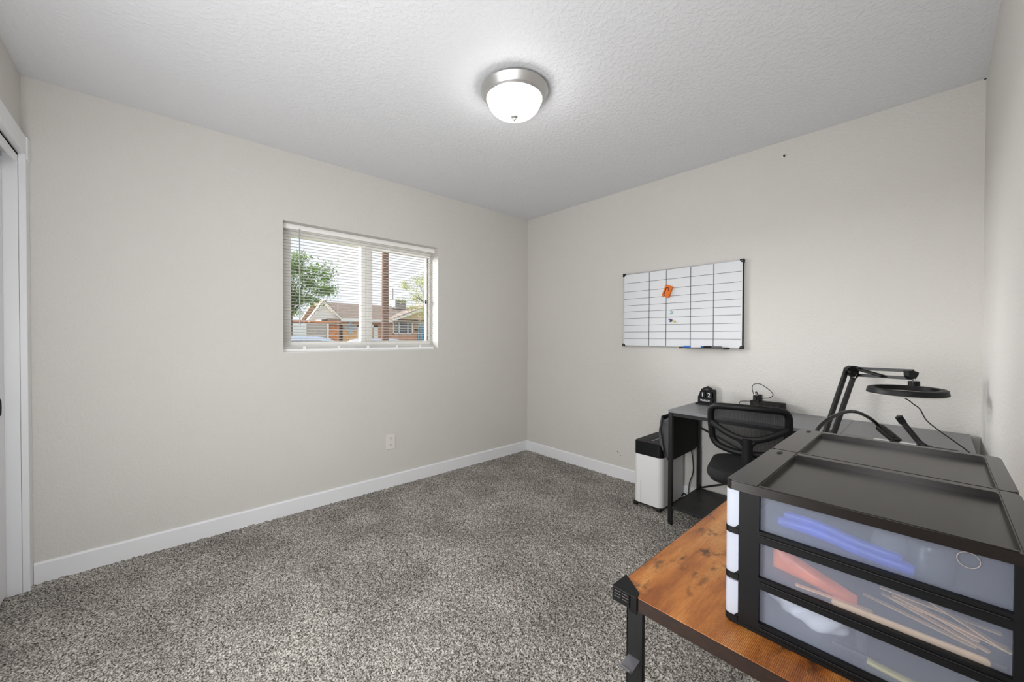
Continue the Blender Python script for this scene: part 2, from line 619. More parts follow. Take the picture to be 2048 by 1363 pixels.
b = NB(); box(b, -4.8, -W-.9, -2.95, -1.43, H, H+.1); struct('ceiling_hallway', b, M['ceiling'])
b = NB()
for y0, y1, z0, z1 in ((DY0-.07, DY0, 0, DZ+.07), (DY1, DY1+.07, 0, DZ+.07), (DY0-.07, DY1+.07, DZ, DZ+.07)):
    box(b, -W-.002, -W+.014, y0, y1, z0, z1, .003)
struct('trim_2', b, M['trim'])

# baseboards with an eased top edge
BH, BT = .099, .013
def baseboard(name, axis, a0, a1, sgn):
    b = NB()
    prof = [(0, -.01), (BT, -.01), (BT, BH-.008), (BT-.004, BH-.002), (BT-.007, BH), (0, BH)]
    if axis == 'x':
        prism(b, [(-y, z) for y, z in prof], 'x', a0, a1)
    else:
        prism(b, [(sgn*x, z) for x, z in prof], 'y', a0, a1)
    struct(name, b, M['trim'])
baseboard('baseboard_back', 'x', -W+.026, -.0005, -1)
baseboard('baseboard_right', 'y', -L, 0, -1)

# closet: casing, jamb, sliding doors
b = NB()
CX = -W+.024
box(b, -W, CX, CO1, -.001, -.01, 2.135, .003)
box(b, -W, CX, CO0-.07, CO0, -.01, 2.135, .003)
box(b, -W, CX, CO0, CO1, CZ, 2.135, .003)
box(b, -W, CX+.004, CO1+.012, -.001, CZ-.02, 2.137, .002)
struct('trim_1', b, M['trim'])
b = NB()
box(b, -W-.13, -W, CO1-.001, CO1+.015, -.01, CZ); box(b, -W-.13, -W, CO0-.015, CO0+.001, -.01, CZ)
box(b, -W-.13, -W, CO0, CO1, CZ-.012, CZ+.012)
box(b, -W-.012, -W, CO0, CO1, CZ-.045, CZ, .002)
struct('trim_3', b, M['trim'])
b = NB(); box(b, -W-.095, -W-.045, CO0, CO1, CZ-.03, CZ-.012)
trk = struct('trim_4', b, M['silver'])
DXF = -3.434
def closet_door(name, xf, y0, y1):
    b = NB(); box(b, xf-.034, xf, y0, y1, .012, 1.985, .002)
    d = struct(name, b, M['door'])
    yp = y1-.075
    b = NB()
    ring = [(xf+.0015, yp+.013*math.cos(t), .885+.036*math.sin(t)) for t in [2*PI*i/24 for i in range(24)]]
    sweep(b, ring, .0025, n=8, closed=True)
    obj('pull_rim', b, M['black_metal'], d, True)
    b = NB(); prism(b, [(yp+.012*math.cos(2*PI*i/24), .885+.034*math.sin(2*PI*i/24)) for i in range(24)], 'x', xf-.001, xf+.001)
    obj('finger_pull', b, M['dark'], d)
closet_door('door_1', DXF, -.72, CO1-.004)
closet_door('door_2', DXF-.042, CO0+.004, -.66)
b = NB(); box(b, DXF-.02, DXF-.012, -.56, -.40, 1.975, 2.02, .002); cyl(b, (DXF-.016, -.48, 2.005), (DXF-.004, -.48, 2.005), .014, 16)
obj('door_hanger', b, M['silver'], trk)

# ------------------------------------------------------------------ window
WD = .13    # plane of the vinyl frame
GX0, GX1, GX2, GX3 = -2.217, -1.720, -1.630, -1.135      # edges of the two panes
GZ0, GZ1 = 1.161, 1.918
b = NB()
box(b, WX0, GX0, WD, WD+.075, WZ0, WZ1, .003); box(b, WX1-.006, WX1, WD, WD+.075, WZ0, WZ1, .003)
box(b, GX0, WX1-.006, WD, WD+.075, GZ1, WZ1, .003); box(b, GX0, WX1-.006, WD, WD+.075, WZ0, GZ0, .003)
win = struct('window_1', b, M['vinyl'])
b = NB(); box(b, GX1, -1.683, WD+.008, WD+.06, GZ0-.003, GZ1+.003, .003); obj('meeting_stile', b, M['vinyl'], win)
b = NB(); box(b, -1.679, GX2, WD+.006, WD+.045, GZ0-.003, GZ1+.003, .003); obj('sash_stile', b, M['vinyl'], win)
b = NB(); box(b, GX3, WX1-.006, WD+.012, WD+.045, GZ0-.003, GZ1+.003, .003); obj('sash_stile', b, M['vinyl'], win)
b = NB(); box(b, GX2, GX3, WD+.012, WD+.045, GZ1-.012, GZ1+.003, .002); box(b, GX2, GX3, WD+.012, WD+.045, GZ0-.003, GZ0+.006, .002)
obj('sash_rail', b, M['vinyl'], win)
b = NB(); box(b, GX3+.008, GX3+.014, WD+.0105, WD+.013, GZ0+.01, GZ1-.01); obj('sash_gasket', b, M['dark'], win)
b = NB(); box(b, GX3-.016, GX3+.002, WD+.006, WD+.014, 1.497, 1.528, .003); obj('sash_latch', b, M['black'], win)
b = NB(); box(b, GX0-.002, GX1+.002, WD+.024, WD+.028, GZ0-.002, GZ1+.002)
obj('pane', b, M['glass'], win)
b = NB(); box(b, GX2-.002, GX3+.002, WD+.030, WD+.034, GZ0-.002, GZ1+.002)
obj('pane', b, M['glass'], win)
b = NB(); box(b, WX0, WX1, .004, WD, WZ0-.001, WZ0+.004, .001)
sill = obj('sill', b, M['trim'], win)

# blind: headrail, 1-inch slats, bottom rail, wand, ladder cords, hold-down brackets
BL0, BL1, BY = WX0+.010, WX1-.005, .072
bl = thing('window_blind', ((BL0+BL1)/2, BY, WZ0+.004), 'white mini blind with open slats hanging in the window recess', 'blind')
b = NB(); box(b, BL0, BL1, BY-.014, BY+.013, 1.944, 1.9775, .002); obj('headrail', b, M['vinyl'], bl)
b = NB()
z = 1.932
while z > 1.15:
    dro = .0016
    pr = [(-.0125, -dro), (-.006, dro*.3), (0, dro), (.006, dro*.3), (.0125, -dro)]
    top = [(y+BY, zz+z+.0003+SLOPE*y) for y, zz in pr]
    bot = [(y+BY, zz+z-.0003+SLOPE*y) for y, zz in pr][::-1]
    prism(b, top+bot, 'x', BL0+.004, BL1-.004)
    z -= .0212
obj('slats', b, M['slat'], bl)
b = NB(); box(b, BL0, BL1, BY-.013, BY+.013, 1.098, 1.117, .003); obj('bottom_rail', b, M['vinyl'], bl)
for q in range(6):
    b = NB(); box(b, BL0+.003, BL1-.003, BY-.0125, BY+.0125, 1.119+.0024*q, 1.1202+.0024*q); obj('stacked_slat', b, M['vinyl'], bl)
CXS = (-2.150, -1.918, -1.697, -1.455, -1.243)
for x in CXS:
    b = NB()
    for y in (BY-.0135, BY+.0135):
        cyl(b, (x, y, 1.94), (x, y, 1.11), .0005, 5)
    obj('ladder_cord', b, M['cord'], bl)
    b = NB(); box(b, x-.010, x+.010, BY-.0145, BY-.0125, 1.100, 1.134, .001)
    obj('rail_clip', b, M['vinyl'], bl)
for x0, x1 in ((BL0-.004, BL0+.028), (BL1-.028, BL1+.004)):
    b = NB(); box(b, x0, x1, BY-.017, BY+.014, 1.942, 1.978, .002); obj('mounting_bracket', b, M['vinyl'], bl)
b = NB(); cyl(b, (-2.182, BY-.021, 1.952), (-2.181, BY-.021, 1.280), .0042, 10); cyl(b, (-2.181, BY-.021, 1.315), (-2.181, BY-.021, 1.276), .006, 10, .004)
obj('tilt_wand', b, plain('clear_wand', rgb(170, 172, 178), .25), bl, True)

# ------------------------------------------------------------------ outlet
def outlet(y, x, z):
    t = thing('wall_outlet', (x, y-.004, z), 'white duplex outlet plate low on the wall under the window', 'outlet')
    b = NB(); box(b, x-.038, x+.038, y-.006, y+.001, z-.060, z+.060, .003)
    obj('cover_plate', b, M['outlet'], t)
    for dz in (-.0265, .0265):
        b = NB(); prism(b, rrect(x-.017, x+.017, z+dz-.0145, z+dz+.0145, .009), 'y', y-.0085, y-.005)
        s = obj('receptacle', b, M['outlet'], t, True)
        b = NB()
        for dx in (-.006, .007):
            box(b, x+dx-.0013, x+dx+.0013, y-.0088, y-.008, z+dz-.001, z+dz+.008)
        cyl(b, (x, y-.0088, z+dz-.008), (x, y-.008, z+dz-.008), .003, 10)
        obj('slot', b, M['dark'], s)
    b = NB(); cyl(b, (x, y-.0075, z), (x, y-.005, z), .003, 10); obj('screw', b, M['silver'], t)
outlet(0, -1.539, .362)

# ------------------------------------------------------------------ ceiling light
LX, LY = -1.597, -1.517
cl = thing('ceiling_light', (LX, LY, H), 'round flush ceiling light with frosted dome and brushed nickel rim', 'light')
b = NB(); lathe(b, [(.10, 0), (.150, 0), (.150, -.010), (.166, -.012), (.168, -.018), (.164, -.026), (.156, -.034), (.150, -.048), (.145, -.052), (.146, -.056), (.141, -.060), (.136, -.060), (.131, -.055), (.10, -.050)], LX, LY, H, 72)
obj('rim', b, M['nickel'], cl, True)
b = NB()
pr = []
for i in range(15):
    a = (PI/2)*i/14
    pr.append((.134*math.cos(a)**.85 if i < 14 else 0.0, -.052-.088*math.sin(a)))
lathe(b, pr, LX, LY, H, 64)
obj('glass_dome', b, M['dome'], cl, True)
b = NB(); lathe(b, [(0, -.132), (.014, -.136), (.019, -.141), (.016, -.145), (.009, -.148), (.010, -.152), (.006, -.157), (0, -.164)], LX, LY, H, 24)
obj('finial', b, M['nickel'], cl, True)

# ------------------------------------------------------------------ whiteboard
Y0, Y1, Z0, Z1 = -1.167, -2.070, 1.132, 1.729
XB = -.020
wb = thing('whiteboard', (XB/2, (Y0+Y1)/2, Z0), 'dry erase whiteboard ruled into a grid on the right wall', 'whiteboard')
b = NB(); box(b, XB, -.004, Y1+.004, Y0-.004, Z0+.004, Z1-.004); obj('writing_surface', b, M['whiteboard'], wb)
b = NB()
for y0, y1, z0, z1 in ((Y1, Y0, Z0, Z0+.006), (Y1, Y0, Z1-.006, Z1), (Y0-.006, Y0, Z0, Z1)):
    box(b, XB-.002, -.002, y0, y1, z0, z1, .001)
obj('frame', b, M['silver'], wb)
b = NB(); box(b, XB-.0025, -.002, Y1-.001, Y1+.004, Z0, Z1, .001); obj('frame', b, M['black'], wb, label='black right edge')
for y, z in ((Y0, Z0), (Y0, Z1), (Y1, Z0), (Y1, Z1)):
    sy = 1 if y == Y1 else -1
    sz = 1 if z == Z0 else -1
    b = NB()
    pts = [(y-sy*.004, z-sz*.004), (y+sy*.020, z-sz*.004), (y+sy*.020, z+sz*.004), (y+sy*.013, z+sz*.016), (y+sy*.004, z+sz*.020), (y-sy*.004, z+sz*.020)]
    prism(b, pts, 'x', XB-.006, -.001)
    obj('corner_cap', b, M['black'], wb, label='black plastic corner')
    b = NB(); cyl(b, (XB-.008, y+sy*.007, z+sz*.007), (XB-.005, y+sy*.007, z+sz*.007), .004, 10); obj('screw', b, M['grey_ink'], wb)
b = NB()
for z in (1.651, 1.581, 1.521, 1.466, 1.415, 1.359, 1.303, 1.249, 1.194):
    box(b, XB-.0012, XB+.0005, Y1+.010, Y0-.008, z-.0013, z+.0013)
for y in (-1.398, -1.538, -1.724, -1.883):
    box(b, XB-.0013, XB+.0005, y-.0019, y+.0019, Z0+.004, Z1-.004)
obj('grid_lines', b, M['grid_ink'], wb)
b = NB()
prism(b, [(-.004, Z0-.006), (-.068, Z0-.006), (-.070, Z0-.001), (-.067, Z0-.001), (-.065, Z0-.0025), (-.004, Z0-.0025)], 'y', -1.672, -1.968)
tray = obj('marker_tray', b, M['silver'], wb)
b = NB(); box(b, -.071, -.002, -1.672, -1.664, Z0-.008, Z0+.004, .001); obj('end_cap', b, M['black'], tray)
b = NB(); box(b, -.071, -.002, -1.985, -1.966, Z0-.008, Z0+.003, .001); obj('end_cap', b, M['black'], tray)
ZT = Z0-.0025
def marker(y0, y1, x, label, cap, body, r=.0075, flip=False):
    t = thing('marker', (x, (y0+y1)/2, ZT), label, 'marker', 'markers on the whiteboard tray')
    s = 1 if y1 > y0 else -1
    cy = y0+s*.055
    b = NB(); sweep(b, [(x, y0, ZT+r), (x, y0+s*.004, ZT+r), (x, cy, ZT+r)], r, n=14, radii=[.85, 1, 1]); obj('cap', b, cap, t, True)
    b = NB(); sweep(b, [(x, cy, ZT+r), (x, y1-s*.004, ZT+r), (x, y1, ZT+r)], r*.93, n=14, radii=[1, 1, .7]); obj('barrel', b, body, t, True)
    return t
marker(-1.688, -1.812, -.050, 'marker with blue cap and white barrel on the whiteboard tray', M['blue_ink'], M['white_plastic'])
marker(-1.812, -1.700, -.030, 'pale marker with a pink band lying behind the blue-capped one', M['pink_ink'], M['white_plastic'], .0065)
marker(-1.830, -1.950, -.050, 'marker with black cap on the right half of the whiteboard tray', M['black'], M['grey_ink'], .008)
marker(-1.800, -1.925, -.031, 'marker with light blue cap behind the black-capped marker', M['blue_ink'], M['white_plastic'], .0065)

# orange eraser stuck on the board, tilted
er = thing('board_eraser', (XB-.002, -1.553, 1.557), 'orange magnetic eraser stuck tilted on the whiteboard', 'eraser', local=True)
er.rotation_euler = (math.radians(21), 0, 0)
b = NB(); box(b, -.020, 0, -.030, .030, -.045, .045, .006, 3); obj('felt_block', b, M['orange'], er, True)
b = NB(); sweep(b, [(-.0205, .002+.013*math.cos(a), .014+.013*math.sin(a)) for a in [(-.35+1.55*i/15)*PI for i in range(16)]], .0032, .0012, n=6, up=(1, 0, 0))
for q, (dy, dz, h_) in enumerate(((.014, -.008, .011), (.009, -.018, .010), (.015, -.027, .009), (.006, -.034, .008))):
    box(b, -.0208, -.0198, dy-.0035, dy+.0035, dz-h_/2, dz+h_/2)
obj('printed_mark', b, M['dark_ink'], er)
b = NB(); lathe(b, [(0, .012), (.006, .0115), (.011, .009), (.0145, .004), (.015, 0), (0, 0)], 0, 0, 0, 24)
bmesh.ops.rotate(b, verts=b.verts, cent=(0, 0, 0), matrix=Matrix.Rotation(-PI/2, 3, 'Y'))
bmesh.ops.translate(b, verts=b.verts, vec=(XB-.001, -1.575, 1.396))
tag(obj('glass_magnet', b, plain('pale_glass_magnet', rgb(196, 220, 224), .06, 0, .8), origin=(XB, -1.575, 1.396), smooth=True), 'round clear glass magnet under the orange eraser', 'magnet')
def pin(y, z, m, label):
    b = NB()
    sweep(b, [(XB, y, z), (XB-.003, y, z), (XB-.0035, y, z), (XB-.013, y, z), (XB-.0135, y, z), (XB-.017, y, z)], .006, n=14, radii=[1, 1, .5, .62, .95, .95])
    tag(obj('magnet_pin', b, m, origin=(XB, y, z), smooth=True), label, 'magnet', 'push-pin magnets on the whiteboard')
pin(-1.571, 1.341, M['teal'], 'blue-grey push-pin magnet beside the purple one on the whiteboard')
pin(-1.583, 1.336, M['purple'], 'purple push-pin magnet on the whiteboard')
pin(-1.577, 1.327, plain('slate_pin', rgb(70, 96, 104), .3), 'slate push-pin magnet just below the purple one')
pin(-1.609, 1.324, M['yellow'], 'yellow push-pin magnet on the whiteboard')

# ------------------------------------------------------------------ paper shredder
sx0, sx1, sy0, sy1 = -.378, -.020, -1.690, -1.478
sh = thing('paper_shredder', ((sx0+sx1)/2, (sy0+sy1)/2, 0), 'white paper shredder with black top beside the black desk', 'shredder')
b = NB(); prism(b, rrect(sx0, sx1, sy0, sy1, .036, 8), 'z', .030, .374); obj('bin', b, M['white_plastic'], sh, True)
b = NB(); prism(b, rrect(sx0-.001, sx1+.001, sy0-.001, sy1+.001, .036, 8), 'z', .374, .462)
prism(b, rrect(sx0+.003, sx1-.003, sy0+.003, sy1-.003, .034, 8), 'z', .462, .466)
hd = obj('cutter_head', b, M['black'], sh, True)
b = NB(); box(b, sx0+.03, sx0+.27, -1.557, -1.537, .4655, .4672); obj('paper_slot', b, M['dark'], hd)
b = NB(); box(b, sx0+.07, sx0+.20, -1.590, -1.583, .4658, .4675, .0005); obj('trim_strip', b, M['silver'], hd)
b = NB(); box(b, sx0-.0008, sx0+.001, -1.538, -1.5365, .035, .19); obj('bin_seam', b, M['dark'], sh)
b = NB(); prism(b, rrect(sx0+.012, sx1-.012, sy0+.012, sy1-.012, .03), 'z', .018, .031); obj('base_plate', b, M['black'], sh)
for x in (sx0+.012, sx1-.03):
    for y in (sy0+.022, sy1-.014):
        b = NB(); cyl(b, (x, y-.012, .016), (x, y+.012, .016), .016, 14); cyl(b, (x, y, .016), (x, y, .03), .010, 10)
        obj('caster', b, M['rubber'], sh, True)

# ------------------------------------------------------------------ black corner desk
DT = .742
dk = thing('corner_desk', (-.25, -2.4, 0), 'black corner desk with charcoal top under the whiteboard', 'desk')
b = NB(); box(b, -.490, -.014, -2.6365, -1.787, DT-.018, DT, .0015); obj('desk_top', b, M['desk_top'], dk)
b = NB(); box(b, -1.100, -.014, -3.060, -2.6375, DT-.018, DT, .0015); obj('desk_top', b, M['desk_top'], dk, label='charcoal top of the return')
LS = .024
for x, y in ((-.472, -1.797), (-.030, -1.797), (-.030, -3.04), (-1.08, -2.66), (-1.08, -3.04)):
    b = NB(); box(b, x-LS/2, x+LS/2, y-LS/2, y+LS/2, .012, DT-.018, .001); lg = obj('leg', b, M['black_metal'], dk)
    b = NB(); cyl(b, (x, y, 0), (x, y, .014), .014, 12); obj('levelling_foot', b, M['rubber'], lg)
b = NB()
box(b, -.472, -.030, -1.809, -1.785, DT-.042, DT-.018); box(b, -.042, -.018, -3.05, -1.79, DT-.042, DT-.018)
box(b, -.48, -.46, -2.62, -1.80, DT-.040, DT-.018); box(b, -1.08, -.03, -3.05, -3.03, DT-.042, DT-.018); box(b, -1.08, -.48, -2.67, -2.65, DT-.042, DT-.018)
obj('top_rail', b, M['black_metal'], dk)
for y0, y1, zt_ in ((-1.807, -1.789, .116), (-2.155, -2.137, .1038)):
    b = NB(); box(b, -.460, -.042, y0, y1, .099, zt_); obj('bottom_rail', b, M['black_metal'], dk)
b = NB(); box(b, -.480, -.030, -2.16, -1.810, .104, .119, .001); obj('shelf', b, M['desk_shelf'], dk)
b = NB(); bar(b, (-.022, -1.80, .555), (-.022, -3.03, -.03+.10), .012, .006, (1, 0, 0)); bar(b, (-.024, -1.80, .118), (-.024, -3.03, .66), .012, .006, (1, 0, 0))
obj('cross_brace', b, M['black_metal'], dk)

# fabric pouch hung on the side of the desk
bg_ = thing('storage_pouch', (-.26, -1.78, .42), 'black fabric pouch hanging on the side frame of the black desk', 'pouch')
b = NB()
prism(b, [(-.459, .6985), (-.0435, .6985), (-.0435, .455), (-.06, .425), (-.10, .412), (-.40, .405), (-.459, .405)], 'y', -1.794, -1.786)
obj('back_panel', b, M['black_fabric'], bg_)
b = NB()
nu, nv = 20, 16
grid = []
for i in range(nu+1):
    row = []
    for j in range(nv+1):
        u, v = i/nu, j/nv
        xx = -.468+.42*u
        zz = .415+.295*v
        open_ = (math.sin(PI*min(1, v*1.02)*.72+.05)**1.2)*(1-.25*u)
        yy = -1.778+.105*open_*(math.sin(PI*min(1, max(0, u*.92+.06)))**.30)
        yy += .006*math.sin(9*u+7*v)+.004*math.sin(23*u+5*v*v)
        zz += -.02*v*math.sin(PI*u)-.035*v*(1-u)**3
        row.append(b.verts.new((xx, yy, zz)))
    grid.append(row)
for i in range(nu):
    for j in range(nv):
        b.faces.new((grid[i][j], grid[i+1][j], grid[i+1][j+1], grid[i][j+1]))
fp = obj('front_pocket', b, M['grey_fabric'], bg_, True)
so = fp.modifiers.new('thickness', 'SOLIDIFY'); so.thickness = .004
b = NB()
side = []
for j in range(nv+1):
    v = j/nv
    g = Vector(fp.data.vertices[0*(nv+1)+j].co)+Vector(bg_['_o'])
    side.append((b.verts.new(g), b.verts.new((-.462+.01*math.sin(3*v), (g.y-1.786)/2+.012, g.z-.01)), b.verts.new((-.466, -1.781, min(g.z+.012*v, .697)))))
for s0, s1 in zip(side, side[1:]):
    for q in (0, 1):
        b.faces.new((s0[q], s0[q+1], s1[q+1], s1[q]))
gs = obj('gusset', b, M['grey_fabric'], bg_, True)
so = gs.modifiers.new('thickness', 'SOLIDIFY'); so.thickness = .003
b = NB(); sweep(b, [v_[0].co if False else (-.470, -1.778+.02, .42), (-.474, -1.742, .52), (-.474, -1.728, .60), (-.470, -1.742, .68)], .004, n=8); obj('piping', b, M['black_fabric'], bg_, True)

# cable running down behind the desk to the floor
b = NB()
sweep(b, spline([(-.010, -1.74, .69), (-.012, -1.720, .46), (-.016, -1.745, .33), (-.020, -1.752, .22), (-.03, -1.730, .13), (-.045, -1.735, .03), (-.07, -1.76, .012), (-.085, -1.83, .012)], 8), .0035, n=8)
tag(obj('wall_cable', b, M['rubber'], origin=(-.02, -1.75, .02), smooth=True), 'thin black cord dropping along the wall behind the shredder', 'cord')
b = NB()
sweep(b, spline([(-.085, -1.700, .045), (-.105, -1.72, .075), (-.095, -1.745, .062), (-.115, -1.78, .045), (-.10, -1.76, .03), (-.105, -1.71, .018)], 8), .0045, n=8)
tag(obj('coiled_cord', b, M['rubber'], origin=(-.10, -1.74, .015), smooth=True), 'bunched black cord on the carpet by the rear desk leg', 'cord')

# ------------------------------------------------------------------ office chair
ch = thing('office_chair', (-.455, -2.245, 0), 'black mesh-back office chair tucked under the black desk', 'chair', local=True, rz=math.radians(13))
# local frame: +x forward, +y to the sitter's left
def backp(u, z, off=0):
    """a point on the curved back at sideways u and height z"""
    tilt = (z-.58)*.22
    return (-.195-tilt+1.25*u*u+off, u, z)
out2 = [(-.178, .700), (-.182, .780), (-.176, .826), (-.150, .846), (-.080, .852), (0, .854), (.080, .852), (.150, .846), (.176, .826), (.182, .780), (.178, .700), (.174, .658), (.146, .620), (.080, .600), (0, .594), (-.080, .600), (-.146, .620), (-.174, .658)]
ol = spline([Vector((u, z, 0)) for u, z in out2], 5, True)
b = NB(); sweep(b, [backp(p.x*.955, .725+(p.y-.725)*.955) for p in ol], .017, .014, n=12, closed=True, up=(1, 0, 0))
obj('back_frame', b, M['black'], ch, True)
b = NB()
rows = []
for i in range(19):
    z_ = .608+(.838-.608)*i/18
    hw = .166 if z_ > .66 else .166*math.sqrt(max(.02, 1-((.66-z_)/.062)**2))
    rows.append([b.verts.new(backp(hw*(2*j/16-1), z_, .004)) for j in range(17)])
for r0, r1 in zip(rows, rows[1:]):
    for j in range(16):
        b.faces.new((r0[j], r0[j+1], r1[j+1], r1[j]))
obj('back_mesh', b, M['mesh'], ch, True)
b = NB()
sweep(b, [backp(u, .755-.072*math.cos(PI*u/.36), -.012-.012*math.cos(PI*u/.36)) for u in [-.172+.344*i/24 for i in range(25)]], .016, .011, n=10, up=(1, 0, 0))
obj('support_bar', b, M['black'], ch, True)
b = NB()
sweep(b, spline([backp(0, .690, -.026), (-.240, 0, .63), (-.235, 0, .55), (-.215, 0, .46), (-.16, 0, .405), (-.05, 0, .395)], 6), .014, .025, n=14, up=(0, 1, 0.001), radii=None)
for s in (-1, 1):
    sweep(b, spline([backp(s*.012, .650, -.03), backp(s*.035, .678, -.026), backp(s*.075, .692, -.02)], 5), .010, .012, n=8)
obj('spine', b, M['black'], ch, True)
b = NB()
sb = rrect(-.195, .225, -.207, .207, .11, 8)
lay = [(.92, .424), (.98, .430), (1.0, .444), (.99, .466), (.95, .480), (.84, .488), (.5, .491)]
rings = []
for s, z_ in lay:
    rings.append([b.verts.new((.01+(x-.01)*s, y*s, z_)) for x, y in sb])
for A, B in zip(rings, rings[1:]):
    for j in range(len(A)):
        b.faces.new((A[j], A[(j+1) % len(A)], B[(j+1) % len(A)], B[j]))
b.faces.new(rings[0][::-1]); b.faces.new(rings[-1])
obj('seat', b, M['black_fabric'], ch, True)
b = NB(); prism(b, rrect(-.18, .21, -.19, .19, .10, 8), 'z', .412, .426); box(b, -.10, .10, -.07, .07, .365, .413, .01); obj('seat_pan', b, M['black'], ch)
b = NB(); cyl(b, (0, 0, .10), (0, 0, .25), .028, 18); cyl(b, (0, 0, .25), (0, 0, .37), .014, 18); obj('gas_lift', b, M['black_metal'], ch, True)
for i in range(5):
    a = 2*PI*i/5+math.radians(68-13)
    c_, s_ = math.cos(a), math.sin(a)
    b = NB(); sweep(b, [(0, 0, .088), (.10*c_, .10*s_, .080), (.29*c_, .29*s_, .062)], .020, .014, n=10, up=(0, 0, 1), radii=[1.3, 1.1, .8])
    lg = obj('base_leg', b, M['black'], ch, True)
    b = NB()
    px, py = .295*c_, .295*s_
    for o_ in (-.011, .011):
        cyl(b, (px-s_*(o_-.007), py+c_*(o_-.007), .026), (px-s_*(o_+.007), py+c_*(o_+.007), .026), .025, 18)
    cyl(b, (px, py, .03), (px, py, .075), .007, 10)
    obj('caster', b, M['rubber'], lg, True)

# ------------------------------------------------------------------ block calendar
cal = thing('block_calendar', (-.118, -1.885, DT), 'black block calendar reading 12 March on the desk corner', 'calendar', local=True, rz=math.radians(-4))
# local: front faces -x, width along y (viewer's left is +y)
b = NB(); box(b, -.034, .030, -.068, .068, 0, .010, .002); obj('base', b, M['black'], cal)
b = NB()
prism(b, [(.060, .010), (.060, .056), (.040, .100), (.040, .108), (.026, .108), (.026, .116), (.012, .121), (0, .128), (-.012, .121), (-.026, .116), (-.026, .108), (-.048, .108), (-.055, .100), (-.055, .010)], 'x', -.006, .014)
box(b, -.024, -.006, -.055, .060, .010, .014); box(b, -.020, .008, -.056, -.049, .012, .088, .001); box(b, -.020, .008, .049, .056, .012, .056, .001)
box(b, -.022, -.005, -.050, .052, .047, .0505)
obj('stand', b, M['black'], cal)
b = NB(); prism(b, [(.022, .105), (.022, .110), (.010, .112), (0, .121), (-.010, .112), (-.022, .110), (-.022, .105), (-.010, .099), (0, .093), (.010, .099)], 'x', -.0095, -.005)
bd = obj('emblem', b, M['black_gloss'], cal)
b = NB(); box(b, -.0103, -.009, -.016, .016, .1045, .1065); sweep(b, [(-.0098, .013*math.cos(2*PI*i/4), .107+.010*math.sin(2*PI*i/4)) for i in range(4)], .0012, n=6, closed=True); obj('emblem_relief', b, M['grey_ink'], bd)
def face_text(s, size, y, z, x, parent, name):
    tb = text_bm(s, size, .0004)
    bmesh.ops.rotate(tb, verts=tb.verts, cent=(0, 0, 0), matrix=Matrix(((0, 0, -1), (-1, 0, 0), (0, 1, 0))))
    bmesh.ops.translate(tb, verts=tb.verts, vec=(x, y, z))
    obj(name, tb, M['white_ink'], parent)
for s, y in (('1', .022), ('2', -.022)):
    b = NB(); box(b, -.026, -.005, y-.0195, y+.0195, .051, .090, .002)
    cb = obj('date_block', b, M['black'], cal)
    face_text(s, .041, y, .0695, -.0268, cb, 'digit')
b = NB(); box(b, -.026, -.005, -.047, .050, .015, .046, .002)
mb = obj('month_block', b, M['black'], cal)
face_text('MARCH', .0185, .004, .031, -.0268, mb, 'month_name')

# ------------------------------------------------------------------ power strip, charger, charging cable
ps = thing('power_strip', (-.065, -2.226, DT), 'long black power strip standing at the back of the desk', 'power strip')
b = NB(); box(b, -.072, -.030, -2.320, -2.132, DT, DT+.058, .003); st_ = obj('housing', b, M['black'], ps)
b = NB(); box(b, -.0735, -.071, -2.300, -2.150, DT+.008, DT+.050, .001); obj('socket_panel', b, M['black_gloss'], st_)
for y in (-2.172, -2.212, -2.248, -2.284):
    b = NB(); cyl(b, (-.0742, y, DT+.030), (-.073, y, DT+.030), .0065, 14); obj('socket', b, M['dark'], st_)
ad = thing('plug_adapter', (-.06, -2.172, DT+.058), 'small black charger plugged in on top of the power strip', 'charger')
b = NB(); box(b, -.075, -.045, -2.196, -2.174, DT+.058, DT+.098, .003); obj('charger_block', b, M['black'], ad)
b = NB(); box(b, -.072, -.047, -2.168, -2.148, DT+.058, DT+.090, .003); obj('charger_block', b, M['rubber'], ad)
b = NB()
sweep(b, spline([(-.074, -2.158, DT+.085), (-.076, -2.146, DT+.13), (-.072, -2.150, DT+.158), (-.066, -2.180, DT+.168), (-.060, -2.222, DT+.145), (-.058, -2.256, DT+.108), (-.060, -2.240, DT+.085), (-.062, -2.200, DT+.075), (-.072, -2.19, DT+.066)], 8), .0022, n=8)
tag(obj('charging_cable', b, M['rubber'], origin=(-.06, -2.2, DT+.06), smooth=True), 'thin black cable looping up over the power strip', 'cable')
b = NB()
sweep(b, spline([(-.074, -2.134, DT+.050), (-.080, -2.10, DT+.048), (-.085, -2.076, DT+.040), (-.10, -2.082, DT+.014), (-.12, -2.09, DT+.003), (-.20, -2.12, DT+.003)], 8), .0022, n=8)
tag(obj('supply_cable', b, M['rubber'], origin=(-.09, -2.09, DT), smooth=True), 'thin black cable curling off the left end of the power strip', 'cable')
b = NB(); sweep(b, spline([(-.074, -2.168, DT+.095), (-.076, -2.165, DT+.112), (-.076, -2.172, DT+.113), (-.076, -2.178, DT+.09), (-.077, -2.182, DT+.04)], 6), .003, n=8)
tag(obj('short_lead', b, M['rubber'], origin=(-.076, -2.17, DT+.06), smooth=True), 'short black lead arched over the charger on the power strip', 'cable')

